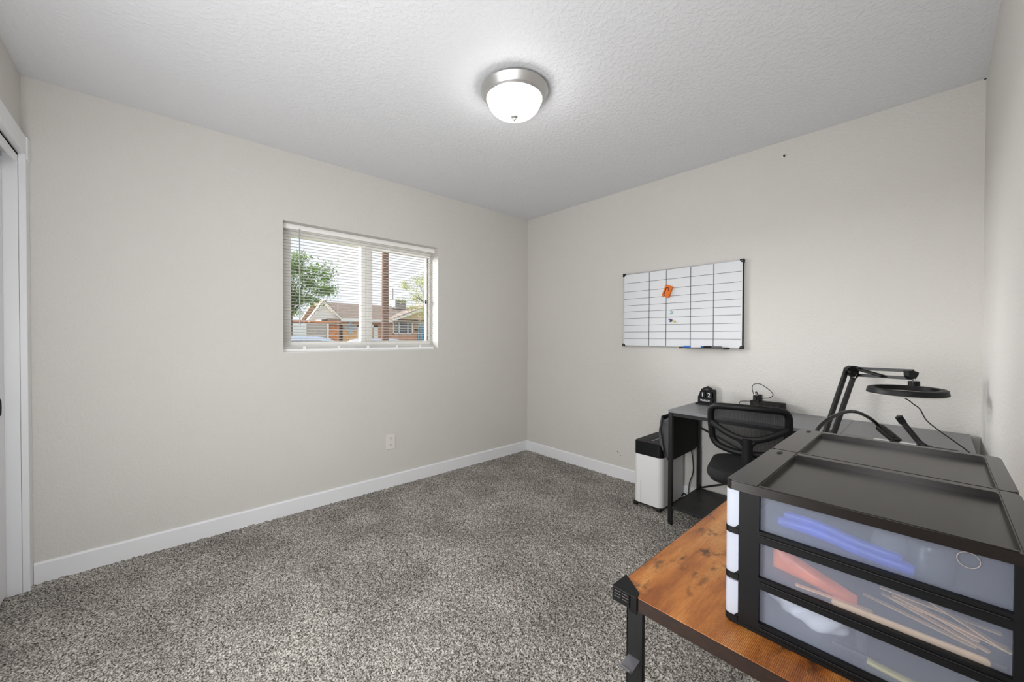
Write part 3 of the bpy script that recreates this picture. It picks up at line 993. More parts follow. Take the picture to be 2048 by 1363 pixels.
# ------------------------------------------------------------------ swing-arm ring lamp
RC = Vector((-0.5068, -2.859, 0.9768))
E1, B1 = Vector((-0.3326, -2.6378, 1.0367)), Vector((-0.5581, -2.5857, 0.7293))
E2, B2 = Vector((-0.3046, -2.6638, 1.0089)), Vector((-0.528, -2.6132, 0.7247))
T1, M1 = Vector((-0.295, -2.6719, 1.0521)), Vector((-0.455, -2.8778, 1.0613))
T2, M2 = Vector((-0.2971, -2.6706, 1.0178)), Vector((-0.4552, -2.8781, 1.0293))
SP0, SP1 = Vector((-0.3065, -2.675, 1.0504)), Vector((-0.3975, -2.7819, 1.0257))
PLATE = [Vector((-0.3494, -2.636, 1.0401)), Vector((-0.3456, -2.6392, 1.0553)), Vector((-0.3288, -2.6544, 1.0654)), Vector((-0.3083, -2.6732, 1.063)), Vector((-0.3047, -2.6769, 1.0378)), Vector((-0.3067, -2.6754, 1.0125)), Vector((-0.3161, -2.6671, 0.9998)), Vector((-0.3272, -2.6567, 1.0124))]
ESC = [Vector((-0.3503, -2.6515, 1.0362)), Vector((-0.3224, -2.6766, 1.0564)), Vector((-0.3263, -2.6736, 1.0212)), Vector((-0.3319, -2.6687, 1.0086))]
HEADP = [Vector((-0.4849, -2.8572, 1.0638)), Vector((-0.4687, -2.872, 1.0639)), Vector((-0.4525, -2.8869, 1.0574)), Vector((-0.4525, -2.887, 1.0475)), Vector((-0.464, -2.8769, 1.0255)), Vector((-0.4754, -2.8665, 1.0254)), Vector((-0.4834, -2.859, 1.0386))]
STUD = Vector((-0.4831, -2.8797, 1.0293)), Vector((-0.4816, -2.8813, 1.0162))
KNOB = Vector((-0.4816, -2.8813, 1.0184)), Vector((-0.4809, -2.8822, 0.9988))
KLEV = Vector((-0.4744, -2.8879, 1.0162)), Vector((-0.4631, -2.8982, 1.0152))
CABLE = [(-0.4927, -2.8588, 0.9404), (-0.4701, -2.8797, 0.9186), (-0.4476, -2.9007, 0.8946), (-0.4853, -2.921, 0.855), (-0.5322, -2.96, 0.8225), (-0.5784, -3.0132, 0.7844), (-0.5837, -3.0426, 0.7565)]
NECK = [(-0.9381, -2.6103, 0.7794), (-0.9263, -2.6178, 0.8157), (-0.9078, -2.6275, 0.8433), (-0.8543, -2.6516, 0.8725), (-0.7689, -2.6886, 0.8929), (-0.6833, -2.7195, 0.8853), (-0.6029, -2.7527, 0.8534), (-0.5412, -2.7758, 0.8171)]
HEAD = [(-0.5412, -2.7758, 0.8171), (-0.5473, -2.7811, 0.8122), (-0.5537, -2.7849, 0.8083), (-0.636, -2.832, 0.7823), (-0.6441, -2.8354, 0.7803)]
RING0 = (-0.6481, -2.8386, 0.7837)
ARM = [(-0.5216, -2.9447, 0.686), (-0.5053, -2.9183, 0.7294), (-0.495, -2.9001, 0.7601), (-0.4916, -2.8756, 0.7961), (-0.492, -2.8475, 0.8396)]
GRIP = (-0.4902, -2.8506, 0.8332), (-0.4962, -2.8365, 0.8595)
TIP = (-0.4962, -2.8365, 0.8595), (-0.4981, -2.8334, 0.867)
rl = thing('ring_lamp', (B1.x, B1.y, DT), 'black swing-arm ring lamp clamped to the desk near the corner', 'lamp')
for e, q in ((E1, B1), (E2, B2)):
    b = NB(); bar(b, e, q+(q-e)*.12, .017, .015, (1, 1, 0)); obj('lower_arm', b, M['black_metal'], rl)
for a_, c_ in ((T1, M1), (T2, M2)):
    b = NB(); bar(b, a_, c_, .014, .014); obj('upper_arm', b, M['black_metal'], rl)
b = NB()
for o_ in (-.007, .007):
    sweep(b, [SP0+Vector((o_, -o_, 0)), SP1+Vector((o_, -o_, 0))], .0055, n=8)
obj('tension_spring', b, M['black_metal'], rl, True)
def plate(bm, pts3, nrm, t):
    A = [bm.verts.new(p+nrm*t) for p in pts3]
    B = [bm.verts.new(p-nrm*t) for p in pts3]
    bm.faces.new(A); bm.faces.new(B[::-1])
    n_ = len(A)
    for j in range(n_):
        bm.faces.new((A[j], A[(j+1) % n_], B[(j+1) % n_], B[j]))
nrm = Vector((-.674, -.738, 0)).normalized()
b = NB(); plate(b, PLATE, nrm, .012); obj('elbow_joint', b, M['black'], rl)
for q in ESC:
    b = NB(); cyl(b, q-nrm*.004, q+nrm*.006, .0045, 12); obj('elbow_screw', b, M['chrome'], rl, True)
b = NB(); plate(b, HEADP, nrm, .012); obj('head_bracket', b, M['black'], rl)
b = NB(); cyl(b, STUD[0], STUD[1], .0055, 12); obj('swivel_stud', b, M['chrome'], rl, True)
b = NB(); cyl(b, KNOB[0], KNOB[1], .019, 20); cyl(b, KLEV[0], KLEV[1], .0035, 8); obj('swivel_knob', b, M['black'], rl, True)
RR, RW = .1275, .0255
b = NB(); lathe(b, [(RR-RW, 0), (RR-RW, .020), (RR-RW+.003, .022), (RR-.005, .022), (RR-.001, .019), (RR, .012), (RR+.002, .003), (RR+.002, 0), (RR-RW, 0)], 0, 0, 0, 72)
bmesh.ops.rotate(b, verts=b.verts, cent=(0, 0, 0), matrix=Euler((math.radians(-.3), math.radians(-1.3), 0)).to_matrix())
bmesh.ops.translate(b, verts=b.verts, vec=RC-Vector((0, 0, .010)))
ring = obj('light_ring', b, M['black'], rl, True)
b = NB(); lathe(b, [(RR-RW+.002, .002), (RR-RW+.003, -.005), (RR-.006, -.006), (RR, -.001), (RR, .002)], 0, 0, 0, 72)
bmesh.ops.rotate(b, verts=b.verts, cent=(0, 0, 0), matrix=Euler((math.radians(-.3), math.radians(-1.3), 0)).to_matrix())
bmesh.ops.translate(b, verts=b.verts, vec=RC-Vector((0, 0, .010)))
obj('diffuser', b, M['diffuser'], ring, True)
bx_, by_ = (B1.x+B2.x)/2, (B1.y+B2.y)/2
b = NB(); cyl(b, (bx_, by_, DT-.02), (bx_, by_, B1.z-.01), .013, 16); box(b, bx_-.03, bx_+.085, by_-.016, by_+.016, DT+.0005, DT+.010, .002); box(b, bx_-.03, bx_-.014, by_-.016, by_+.016, DT-.064, DT+.010, .002); box(b, bx_-.03, bx_+.070, by_-.016, by_+.016, DT-.070, DT-.060, .002); cyl(b, (bx_+.055, by_, DT-.062), (bx_+.055, by_, DT-.042), .006, 12)
obj('desk_clamp', b, M['black'], rl)
b = NB()
sweep(b, spline([RC+Vector((.07, .075, .0))]+CABLE, 8), .0024, n=8)
obj('power_cable', b, M['rubber'], rl, True)

# gooseneck with a tube-shaped head arched in front of the lamp
gn = thing('gooseneck_lamp', (NECK[0][0], NECK[0][1], DT), 'black gooseneck arched over to a shiny tube head beside the ring lamp', 'lamp')
nk = spline([(NECK[0][0], max(NECK[0][1], -2.629), DT-.02)]+NECK, 8)
b = NB(); sweep(b, nk, .0072, n=12); obj('flexible_neck', b, M['tube_black'], gn, True)
b = NB(); sweep(b, HEAD, .0185, n=24, radii=[.5, .62, 1, 1, .85]); obj('tube_head', b, M['tube_black'], gn, True)
b = NB(); sweep(b, [(RING0[0]+.012*math.cos(t), RING0[1]-.014*math.cos(t), RING0[2]+.007*math.sin(t)) for t in [2*PI*i/18 for i in range(18)]], .002, n=6, closed=True); obj('clip_ring', b, M['black_metal'], gn, True)
gx, gy = NECK[0][0], NECK[0][1]
b = NB(); box(b, gx-.014, gx+.014, -2.675, -2.624, DT+.0005, DT+.010, .002); box(b, gx-.014, gx+.014, -2.636, -2.622, DT-.055, DT+.010, .002); obj('desk_clip', b, M['black'], gn)

fa = thing('flexible_arm', (ARM[1][0], ARM[1][1], DT), 'short black bendable arm with a bare metal tip standing on the desk', 'arm')
b = NB(); sweep(b, spline([(ARM[1][0], ARM[1][1], DT+.004)]+ARM[2:], 7), .0105, n=12); obj('arm_tube', b, M['rubber'], fa, True)
b = NB(); sweep(b, [GRIP[0], GRIP[1]], .0135, n=14); obj('grip', b, M['black'], fa, True)
b = NB(); cyl(b, TIP[0], TIP[1], .004, 10); obj('metal_tip', b, M['chrome'], fa, True)
b = NB(); lathe(b, [(0, 0), (.022, 0), (.022, .008), (0, .009)], ARM[1][0], ARM[1][1], DT+.0004, 20); obj('base', b, M['black'], fa, True)

# things lying on the return of the desk
tb = thing('clipboard', (-.60, -2.83, DT), 'white pad with a black edge lying on the desk corner', 'pad')
b = NB(); box(b, -.72, -.505, -2.896, -2.755, DT, DT+.007, .001); obj('backing', b, M['black'], tb)
b = NB(); box(b, -.722, -.515, -2.892, -2.759, DT+.007, DT+.012, .001); obj('sheet', b, M['paper'], tb)
br = thing('black_bar', (-.54, -2.96, DT), 'slim black bar with a pale end lying beside the white pad', 'bar')
b = NB(); box(b, -.575, -.535, -3.012, -2.905, DT, DT+.014, .003); obj('bar_body', b, M['black'], br)
b = NB(); box(b, -.572, -.538, -3.034, -3.012, DT, DT+.013, .004); obj('end_cap', b, M['clear_thin'], br)

# ------------------------------------------------------------------ rustic wood table
TX0, TX1, TYF, TYB, TT = -2.254, -1.270, -2.528, -3.078, .720
tbl = thing('wood_table', (-1.76, -2.80, 0), 'rustic brown wood table with black metal legs in the foreground', 'table')
b = NB(); box(b, TX0, TX1, TYB, TYF, TT-.024, TT, .001); top = obj('table_top', b, M['rustic'], tbl)
b = NB(); box(b, TX0-.0012, TX0+.0005, TYB, TYF, TT-.0245, TT-.0008); box(b, TX0, TX1, TYF-.0005, TYF+.0012, TT-.0245, TT-.0008)
obj('edge_band', b, M['edge_wood'], top)
for ix, (cx_, sx_) in enumerate(((TX0, 1), (TX1, -1))):
    for cy_, sy_ in ((TYF, -1), (TYB, 1)):
        if cy_ == TYB and sx_ == 1 and False:
            continue
        b = NB()
        tri = [(cx_-sx_*.004, cy_-sy_*.004), (cx_+sx_*.046, cy_-sy_*.004), (cx_+sx_*.012, cy_+sy_*.044), (cx_-sx_*.004, cy_+sy_*.048)]
        prism(b, tri, 'z', TT, TT+.0022)
        box(b, cx_-sx_*.005, cx_-sx_*.0015, cy_-sy_*.004, cy_+sy_*.036, TT-.0252, TT+.002, .0008)
        box(b, cx_-sx_*.005, cx_-sx_*.0015, cy_+sy_*.032, cy_+sy_*.048, TT-.030, TT+.002, .0008)
        box(b, cx_-sx_*.004, cx_+sx_*.046, cy_-sy_*.005, cy_-sy_*.0015, TT-.0252, TT+.002, .0008)
        cc = obj('corner_bracket', b, M['black'], top)
        b = NB()
        for q in range(2):
            for g_ in range(3):
                y_ = cy_+sy_*(.001+.0165*q)
                box(b, cx_-sx_*.0062, cx_-sx_*.0045, y_, y_+sy_*.0145, TT-.0165+.0055*g_, TT-.0135+.0055*g_, .0005)
        obj('bracket_rib', b, M['black_gloss'], cc)
        lx, ly = cx_+sx_*.017, cy_+sy_*.014
        b = NB()
        box(b, lx, lx+sx_*.003, ly, ly+sy_*.034, .010, TT-.026, .0008)
        box(b, lx, lx+sx_*.032, ly, ly+sy_*.003, .010, TT-.026, .0008)
        box(b, lx, lx+sx_*.010, ly+sy_*.030, ly+sy_*.034, .010, TT-.026, .0008)
        lg = obj('leg', b, M['black_metal'], tbl)
        b = NB(); cyl(b, (lx+sx_*.015, ly+sy_*.015, 0), (lx+sx_*.015, ly+sy_*.015, .012), .016, 14); obj('foot_pad', b, M['rubber'], lg)
        b = NB(); cyl(b, (lx-sx_*.0025, ly+sy_*.010, TT-.038), (lx+sx_*.002, ly+sy_*.010, TT-.038), .0058, 16); obj('leg_bolt', b, M['black_metal'], lg)
b = NB()
box(b, TX0+.02, TX1-.02, TYF-.045, TYF-.020, TT-.050, TT-.0246); box(b, TX0+.02, TX1-.02, TYB+.020, TYB+.045, TT-.050, TT-.0246)
obj('apron_rail', b, M['black_metal'], tbl)
for x0 in (TX0+.020, TX1-.032):
    b = NB(); box(b, x0, x0+.012, TYB+.02, TYF-.02, .08, .105); obj('stretcher', b, M['black_metal'], tbl)
# headphone hook on the leg
hx, hy, hz = TX0+.017, TYF-.031, .586
b = NB()
hp = [(.002, .030), (.002, .002), (-.030, -.004), (-.036, .004)]
for (a0, c0), (a1, c1) in zip(hp, hp[1:]):
    bar(b, (hx+a0, hy, hz+c0), (hx+a1, hy, hz+c1), .024, .0022, (0, .001, 1) if abs(a1-a0) > .001 else (1, 0, 0))
obj('hook', b, plain('grey_steel_hook', rgb(92, 92, 96), .4), tbl, label='bent steel headphone hook')

# ------------------------------------------------------------------ plastic drawer units
UX0, UX1, UYF, UYB = -2.189, -1.918, -2.707, -3.038
UZ0, UZ1 = TT+.0006, .9640
WIN = ((.890, .951), (.814, .871), (.739, .796))
FRONT = ((.883, .9475), (.805, .8725), (.733, .7925))
def fround(x0, x1, yb, yf, r, n=5):
    """outline with only the two front corners rounded"""
    return [(x0, yb)]+[(x1, yb)]+[(x1-r+r*math.cos(a), yf-r+r*math.sin(a)) for a in [PI/2*i/n for i in range(n+1)]]+[(x0+r-r*math.sin(a), yf-r+r*math.cos(a)) for a in [PI/2*i/n for i in range(n+1)]]
def drawer_unit(x0, label):
    x1 = x0+(UX1-UX0)
    t = thing('drawer_unit', ((x0+x1)/2, (UYF+UYB)/2, TT), label, 'drawer unit', 'black drawer units on the wood table')
    g = .006
    # frame: side panels with three openings each, back, shelves, base
    b = NB()
    for xs0, xs1 in ((x0, x0+.008), (x1-.008, x1)):
        box(b, xs0, xs1, -2.754, -2.7245, UZ0, UZ1-.014)
        box(b, xs0, xs1, UYB, -3.010, UZ0, UZ1-.014)
        for z0, z1 in ((UZ0, .739), (.796, .814), (.871, .890), (.951, UZ1-.013)):
            box(b, xs0, xs1, -3.010, -2.754, z0, z1)
        # raised ribs above and below each opening
        for z in (.7385, .8135, .8895):
            box(b, xs0-(.003 if xs0 == x0 else 0), xs1+(.003 if xs0 != x0 else 0), -3.008, -2.756, z-.0075, z-.0045, .0008)
    box(b, x0+.008, x1-.008, UYB, UYB+.004, UZ0, UZ1-.014)
    for z in (.722, .802, .878):
        box(b, x0+.008, x1-.008, UYB+.004, -2.726, z, z+.003)
    obj('frame', b, M['black'], t)
    # lid with rounded front corners and a recessed panel
    b = NB()
    ol_ = rrect(x0-.001, x1+.001, UYB, UYF+.004, .012, 5)
    ins = [(x0+.008, x1-.018, -3.015, -2.750)]
    rx0, rx1, ry0, ry1 = x0+.006, x1-.020, -3.015, -2.752
    # side skirt and underside as a ring of boxes, recess floor lower
    prism(b, [(x0-.001, ry1), (x1+.001, ry1)]+[p for p in rrect(x0-.001, x1+.001, UYB, UYF+.004, .012, 5) if p[1] > ry1][0:0] + [p for p in ol_ if p[1] > ry1], 'z', UZ1-.016, UZ1)
    prism(b, [p for p in ol_ if p[1] < ry0]+[(x1+.001, ry0), (x0-.001, ry0)], 'z', UZ1-.016, UZ1)
    box(b, x0-.001, rx0, ry0, ry1, UZ1-.016, UZ1); box(b, rx1, x1+.001, ry0, ry1, UZ1-.016, UZ1)
    bmesh.ops.bevel(b, geom=[e for e in b.edges if abs(e.verts[0].co.z-UZ1) < 1e-5 and abs(e.verts[1].co.z-UZ1) < 1e-5 and e.calc_face_angle(0) > .5], offset=.0016, segments=2, affect='EDGES')
    lid = obj('lid', b, M['black_gloss'], t, True)
    b = NB(); box(b, rx0, rx1, ry0, ry1, UZ1-.015, UZ1-.0105); obj('recessed_panel', b, M['black_gloss'], lid)
    b = NB()
    ex, ey = x1-.020+.002, -2.728
    prism(b, [(x1-.028+.012*math.cos(2*PI*i/20), -2.726+.0050*math.sin(2*PI*i/20)) for i in range(20)], 'z', UZ1-.0002, UZ1+.0004)
    em = obj('raised_logo', b, M['black'], lid)
    for o_ in (-.006, 0, .006):
        bb = NB(); box(bb, x1-.028+o_-.0014, x1-.028+o_+.0014, -2.7285, -2.7235, UZ1+.0003, UZ1+.0008); obj('logo_mark', bb, M['dark'], em)
    # three drawers
    for (z0, z1), (zl, zt_) in zip(WIN, FRONT):
        b = NB()
        zb = z0-.006
        box(b, x0+.0095, x0+.0112, -3.020, -2.727, zb, z1-.002)
        sd = obj('drawer', b, M['milky'], t)
        b = NB()
        box(b, x1-.0112, x1-.0095, -3.020, -2.727, zb, z1-.002); box(b, x0+.0112, x1-.0112, -3.022, -3.020, zb, z1-.002); box(b, x0+.0095, x1-.0095, -3.022, -2.727, zb-.002, zb)
        obj('tray', b, M['milky'], sd)
        b = NB()
        outer = fround(x0, x1, UYF-.0168, UYF+.004, .009)
        inner = fround(x0+.0025, x1-.0025, UYF-.0168, UYF+.0015, .0065)
        prism(b, outer[1:]+[outer[0]]+[inner[0]]+inner[:0:-1], 'z', zl+.001, zt_)
        fr_ = obj('drawer_front', b, M['milky_front'], sd, True)
        b = NB()
        prism(b, fround(x0-.0008, x1+.0008, UYF-.0172, UYF+.005, .010), 'z', zl-.0095, zl+.001)
        for xa, s_ in ((x0-.0008, 1), (x1+.0008, -1)):
            prism(b, [(UYF-.0172, zl), (UYF-.0172, zl+.008), (UYF-.010, zl)], 'x', xa, xa+s_*.0012)
        box(b, x0+.06, x1-.06, UYF+.002, UYF+.012, zl-.004, zl+.001, .001)
        obj('drawer_rim', b, M['black'], sd, True)
    b = NB(); prism(b, rrect(x0-.001, x1+.001, UYB, UYF+.003, .010, 5), 'z', UZ0+.0005, UZ0+.006); obj('base_plate', b, M['black'], t, True)
    return t
drawer_unit(UX0, 'black three-drawer unit on the wood table, the nearer of the two')
drawer_unit(UX0+.274, 'black three-drawer unit on the wood table, behind the nearer one by the wall')

# contents of the near unit, seen through its milky side (inside faces the camera at x0)
XI = UX0+.0125
zf = [z0-.005 for z0, z1 in WIN]
CONT = 'things inside the near drawer unit'
mb_ = plain('blue_plastic_film', rgb(58, 88, 196), .35, vary=.25, vscale=40)
def roll(y0, z0_, y1, z1_, r, x, m, name, label, cat):
    b = NB()
    pts = spline([(x, y0, z0_), (x+.004, (2*y0+y1)/3, (2*z0_+z1_)/3+.002), (x+.001, (y0+2*y1)/3, (z0_+2*z1_)/3-.001), (x, y1, z1_)], 6)
    sweep(b, pts, r, n=12, radii=[.7]+[1]*(len(pts)-2)+[.8])
    tag(obj(name, b, m, origin=(x, (y0+y1)/2, min(z0_, z1_)), smooth=True), label, cat, CONT)
roll(-2.784, .922, -2.918, .906, .0065, XI+.010, mb_, 'blue_roll', 'upper blue plastic roll in the top drawer', 'roll')
roll(-2.775, .909, -2.930, .895, .0085, XI+.011, mb_, 'blue_roll', 'lower blue plastic roll in the top drawer', 'roll')
b = NB(); lathe(b, [(0, 0), (.018, 0), (.020, .004), (.020, .034), (.016, .040), (.016, .046), (0, .047)], XI+.028, -2.905, zf[0]+.001, 28)
tag(obj('clear_bottle', b, M['clear_thin'], origin=(XI+.028, -2.905, zf[0]), smooth=True), 'clear crumpled plastic bottle in the top drawer', 'bottle', CONT)
b = NB(); lathe(b, [(0, 0), (.022, 0), (.023, .004), (.023, .040), (.020, .046), (.0, .047)], XI+.030, -2.944, zf[0]+.001, 28)
tag(obj('dark_jar', b, plain('smoky_jar', rgb(66, 70, 80), .25), origin=(XI+.03, -2.944, zf[0]), smooth=True), 'dark rounded jar in the top drawer beside the clear bottle', 'jar', CONT)
b = NB(); sweep(b, [(UX0+.0088, -2.976+.0095*math.cos(t), .935+.0095*math.sin(t)) for t in [2*PI*i/28 for i in range(28)]], .0005, n=6, closed=True)
tag(obj('sticker_ring', b, plain('beige_ring', rgb(172, 160, 156), .5), origin=(UX0+.0088, -2.976, .935), smooth=True), 'thin pale ring on the side of the top drawer', 'ring', CONT)
# orange pouch in the middle drawer
b = NB()
gr = []
for i in range(13):
    u = i/12
    row = []
    for j in range(9):
        v = j/8
        yy = -2.768-.105*u
        zz = zf[1]+.020+(.040-.024*u)*v-.014*u
        th = .012*math.sin(PI*u)**.5*math.sin(PI*v)**.6 if 0 < u < 1 and 0 < v < 1 else 0
        row.append((yy, zz, th))
    gr.append(row)
for sgn in (-1, 1):
    vs = [[b.verts.new((XI+.014+sgn*th, yy, zz)) for yy, zz, th in row] for row in gr]
    for i in range(12):
        for j in range(8):
            b.faces.new((vs[i][j], vs[i+1][j], vs[i+1][j+1], vs[i][j+1]))
bmesh.ops.remove_doubles(b, verts=b.verts, dist=1e-5)
tag(obj('orange_packet', b, plain('orange_foil', rgb(240, 118, 58), .3, vary=.3, vscale=30), origin=(XI+.014, -2.82, zf[1]), smooth=True), 'orange foil packet leaning in the middle drawer', 'packet', CONT)
mstick = plain('pale_birch_stick', rgb(240, 200, 146), .6, vary=.1, vscale=60)
def stick(y, dy, x, z, ang, label, wd=.0065, th=.0018, tilt=0):
    """flat craft stick with rounded ends"""
    b = NB()
    ln = dy
    o2 = []
    for i in range(9):
        a = -PI/2+PI*i/8
        o2.append((ln/2-wd/2+wd/2*math.cos(a), wd/2*math.sin(a)))
    for i in range(9):
        a = PI/2+PI*i/8
        o2.append((-ln/2+wd/2+wd/2*math.cos(a), wd/2*math.sin(a)))
    prism(b, o2, 'z', -th/2, th/2)
    bmesh.ops.rotate(b, verts=b.verts, cent=(0, 0, 0), matrix=Euler((tilt, 0, PI/2+ang)).to_matrix())
    bmesh.ops.translate(b, verts=b.verts, vec=(x, y, z))
    tag(obj('craft_stick', b, mstick, origin=(x, y, z)), label, 'stick', CONT)
stick(-2.920, .150, XI+.0015, zf[1]+.0062, 0, 'bright craft stick on edge against the side of the middle drawer', .011, .002, 1.4)
stick(-2.845, .09, XI+.008, zf[1]+.009, .08, 'craft stick under the orange packet')
pos = [(-2.930, .010, .013, -.30), (-2.945, .016, .016, -.50), (-2.955, .022, .019, -.22), (-2.940, .026, .022, -.62), (-2.960, .012, .024, -.38), (-2.950, .030, .027, -.12), (-2.965, .020, .030, -.75)]
names = ['lowest craft stick of the loose pile', 'second craft stick up in the loose pile', 'third craft stick up in the loose pile', 'middle craft stick of the loose pile', 'third craft stick from the top of the loose pile', 'second craft stick from the top of the loose pile', 'topmost craft stick of the loose pile']
for (y, dx, dz, an), nm in zip(pos, names):
    stick(y, .115, XI+.028+dx, zf[1]+dz-.004, an, nm+' in the middle drawer')
b = NB(); prism(b, rrect(-2.918, -2.888, zf[1]+.001, zf[1]+.040, .004), 'x', XI+.090, XI+.120)
tag(obj('grey_box', b, plain('dark_grey_box', rgb(70, 66, 66), .5), origin=(XI+.1, -2.903, zf[1])), 'dark grey box standing behind the sticks in the middle drawer', 'box', CONT)
b = NB(); box(b, XI+.002, XI+.020, -3.008, -2.968, zf[1]+.001, zf[1]+.009, .002)
tag(obj('dark_clip', b, plain('dark_brown_clip', rgb(60, 46, 40), .5), origin=(XI+.01, -2.99, zf[1])), 'dark brown strip at the rear of the middle drawer', 'strip', CONT)
# bottom drawer: white bag, dark clamp, yellowish tray
b = NB()
bmesh.ops.create_icosphere(b, subdivisions=4, radius=1)
for v in b.verts:
    c = v.co
    f_ = 1+.10*math.sin(5*c.x+3*c.y)+.08*math.sin(9*c.y+4*c.z)
    v.co = Vector((XI+.040+.029*c.x*f_, -2.812+.050*c.y*f_, zf[2]+.037+.025*c.z*f_-.20*(c.y+0)*-.03))
tag(obj('white_bag', b, plain('white_thin_bag', rgb(236, 238, 240), .5, bump=(80, .4, .004)), origin=(XI+.034, -2.812, zf[2]), smooth=True), 'crumpled white plastic bag in the bottom drawer', 'bag', CONT)
b = NB(); box(b, XI+.010, XI+.022, -2.884, -2.872, zf[2]+.018, zf[2]+.050, .004); box(b, XI+.008, XI+.020, -2.900, -2.845, zf[2]+.009, zf[2]+.018, .002)
tag(obj('dark_clamp', b, plain('slate_clamp', rgb(54, 58, 68), .4), origin=(XI+.015, -2.88, zf[2])), 'dark slate clamp next to the white bag in the bottom drawer', 'clamp', CONT)
b = NB(); sweep(b, spline([(XI+.008, -2.885, zf[2]+.014), (XI+.008, -2.93, zf[2]+.010), (XI+.012, -3.012, zf[2]+.006)], 6), .006, .004, n=10)
tag(obj('yellow_tube', b, plain('pale_yellow_tube', rgb(206, 196, 116), .35), origin=(XI+.01, -2.95, zf[2]), smooth=True), 'long pale yellow tube along the bottom drawer', 'tube', CONT)
#EXTERIOR
# ------------------------------------------------------------------ outside: street, house opposite, trees, pole, cars
GZ = -.40
M['asphalt'] = plain('grey_asphalt', rgb(170, 170, 172), .9, vary=.15, vscale=3)
M['lawn'] = plain('dry_lawn', rgb(168, 168, 130), .95, vary=.25, vscale=2)
def brickm():
    k = NT('orange_brick')
    k.b.inputs['Roughness'].default_value = .85
    t = k.n('ShaderNodeTexCoord')
    sp = k.n('ShaderNodeSeparateXYZ'); cb = k.n('ShaderNodeCombineXYZ')
    k.l(t.outputs['Object'], sp.inputs[0]); k.l(sp.outputs['X'], cb.inputs['X']); k.l(sp.outputs['Z'], cb.inputs['Y'])
    br = k.n('ShaderNodeTexBrick', Scale=4.5)
    br.inputs['Color1'].default_value = rgb(186, 134, 110)
    br.inputs['Color2'].default_value = rgb(204, 154, 128)
    br.inputs['Mortar'].default_value = rgb(206, 180, 158)
    br.inputs['Mortar Size'].default_value = .012
    k.l(cb.outputs[0], br.inputs['Vector'])
    k.l(br.outputs['Color'], k.b.inputs['Base Color'])
    return k.m
M['brick'] = brickm()
M['roof'] = plain('brown_shingles', rgb(160, 141, 128), .9, vary=.18, vscale=14)
M['ext_white'] = plain('white_house_paint', rgb(244, 244, 243), .6)
M['soffit'] = plain('tan_soffit', rgb(206, 172, 138), .7)
M['garage'] = plain('orange_wood_door', rgb(204, 130, 78), .6, vary=.2, vscale=5)
M['porch'] = plain('tan_stucco', rgb(226, 178, 124), .8, vary=.08, vscale=4)
M['dark_wood'] = plain('dark_brown_timber', rgb(80, 62, 56), .7)
M['rust_wood'] = plain('rust_fascia_board', rgb(212, 148, 108), .7)
M['teal_door'] = plain('blue_front_door', rgb(56, 146, 190), .5)
M['dark_glass'] = plain('dark_house_glass', rgb(72, 80, 86), .1, 0, .6)
M['grey_wood'] = grainy('weathered_grey_wood', rgb(160, 152, 146), rgb(206, 198, 190), 6, (.6, 1, 9), .85)
M['trailer'] = plain('white_trailer_panel', rgb(240, 244, 250), .45)
M['galv'] = plain('galvanised_grey', rgb(166, 166, 164), .6, vary=.1, vscale=6)
M['pole'] = grainy('brown_utility_pole', rgb(100, 74, 60), rgb(132, 102, 86), 9, (9, 9, .7), .9)
M['car_silver'] = plain('pale_blue_car_paint', rgb(206, 218, 238), .25, .3)
M['car_grey'] = plain('pale_grey_car_paint', rgb(210, 216, 228), .25, .3)
M['bark'] = plain('tree_bark', rgb(92, 76, 62), .95, vary=.2, vscale=9)
def leafm(name, c0, c1):
    k = NT(name)
    k.b.inputs['Roughness'].default_value = .6
    n = k.n('ShaderNodeTexNoise', Scale=4.5, Detail=3)
    k.l(k.coord(), n.inputs['Vector'])
    col = k.ramp(n.outputs['Fac'], [(.35, c0), (.65, c1)])
    k.l(col, k.b.inputs['Base Color'])
    tl = k.n('ShaderNodeBsdfTranslucent')
    k.l(col, tl.inputs['Color'])
    mx = k.n('ShaderNodeMixShader', Fac=.4)
    k.l(k.b.outputs[0], mx.inputs[1]); k.l(tl.outputs[0], mx.inputs[2]); k.l(mx.outputs[0], k.out.inputs['Surface'])
    return k.m
M['leaf'] = leafm('green_leaves', rgb(70, 102, 52), rgb(134, 164, 88))
M['leaf_y'] = leafm('yellow_green_leaves', rgb(136, 144, 74), rgb(184, 188, 116))

b = NB(); box(b, -60, 60, TH+.02, 90, GZ-.2, GZ); struct('ground_outside', b, M['lawn'])
b = NB(); box(b, -60, 60, 7.5, 16.5, GZ, GZ+.01); struct('road', b, M['asphalt'])

HY = 24.0
hs = thing('house', (9.0, HY+3, GZ), 'single-storey brick house with brown roof across the street', 'house')
b = NB(); box(b, 5.0, 16.5, HY, HY+.3, GZ, 2.34); box(b, 16.2, 16.5, HY, HY+6, GZ, 2.34); box(b, 5.0, 5.3, HY, HY+6, GZ, 2.34); obj('brick_wall', b, M['brick'], hs)
b = NB()
rp = [(HY-.45, 2.32), (HY+3, 3.66), (HY+6.4, 2.32), (HY+6.4, 2.22), (HY+3, 3.54), (HY-.45, 2.22)]
prism(b, rp, 'x', 5.2, 16.9); obj('roof', b, M['roof'], hs)
b = NB(); box(b, 5.99, 9.6, HY-.50, HY-.44, 2.21, 2.40); obj('eave_fascia', b, M['ext_white'], hs)
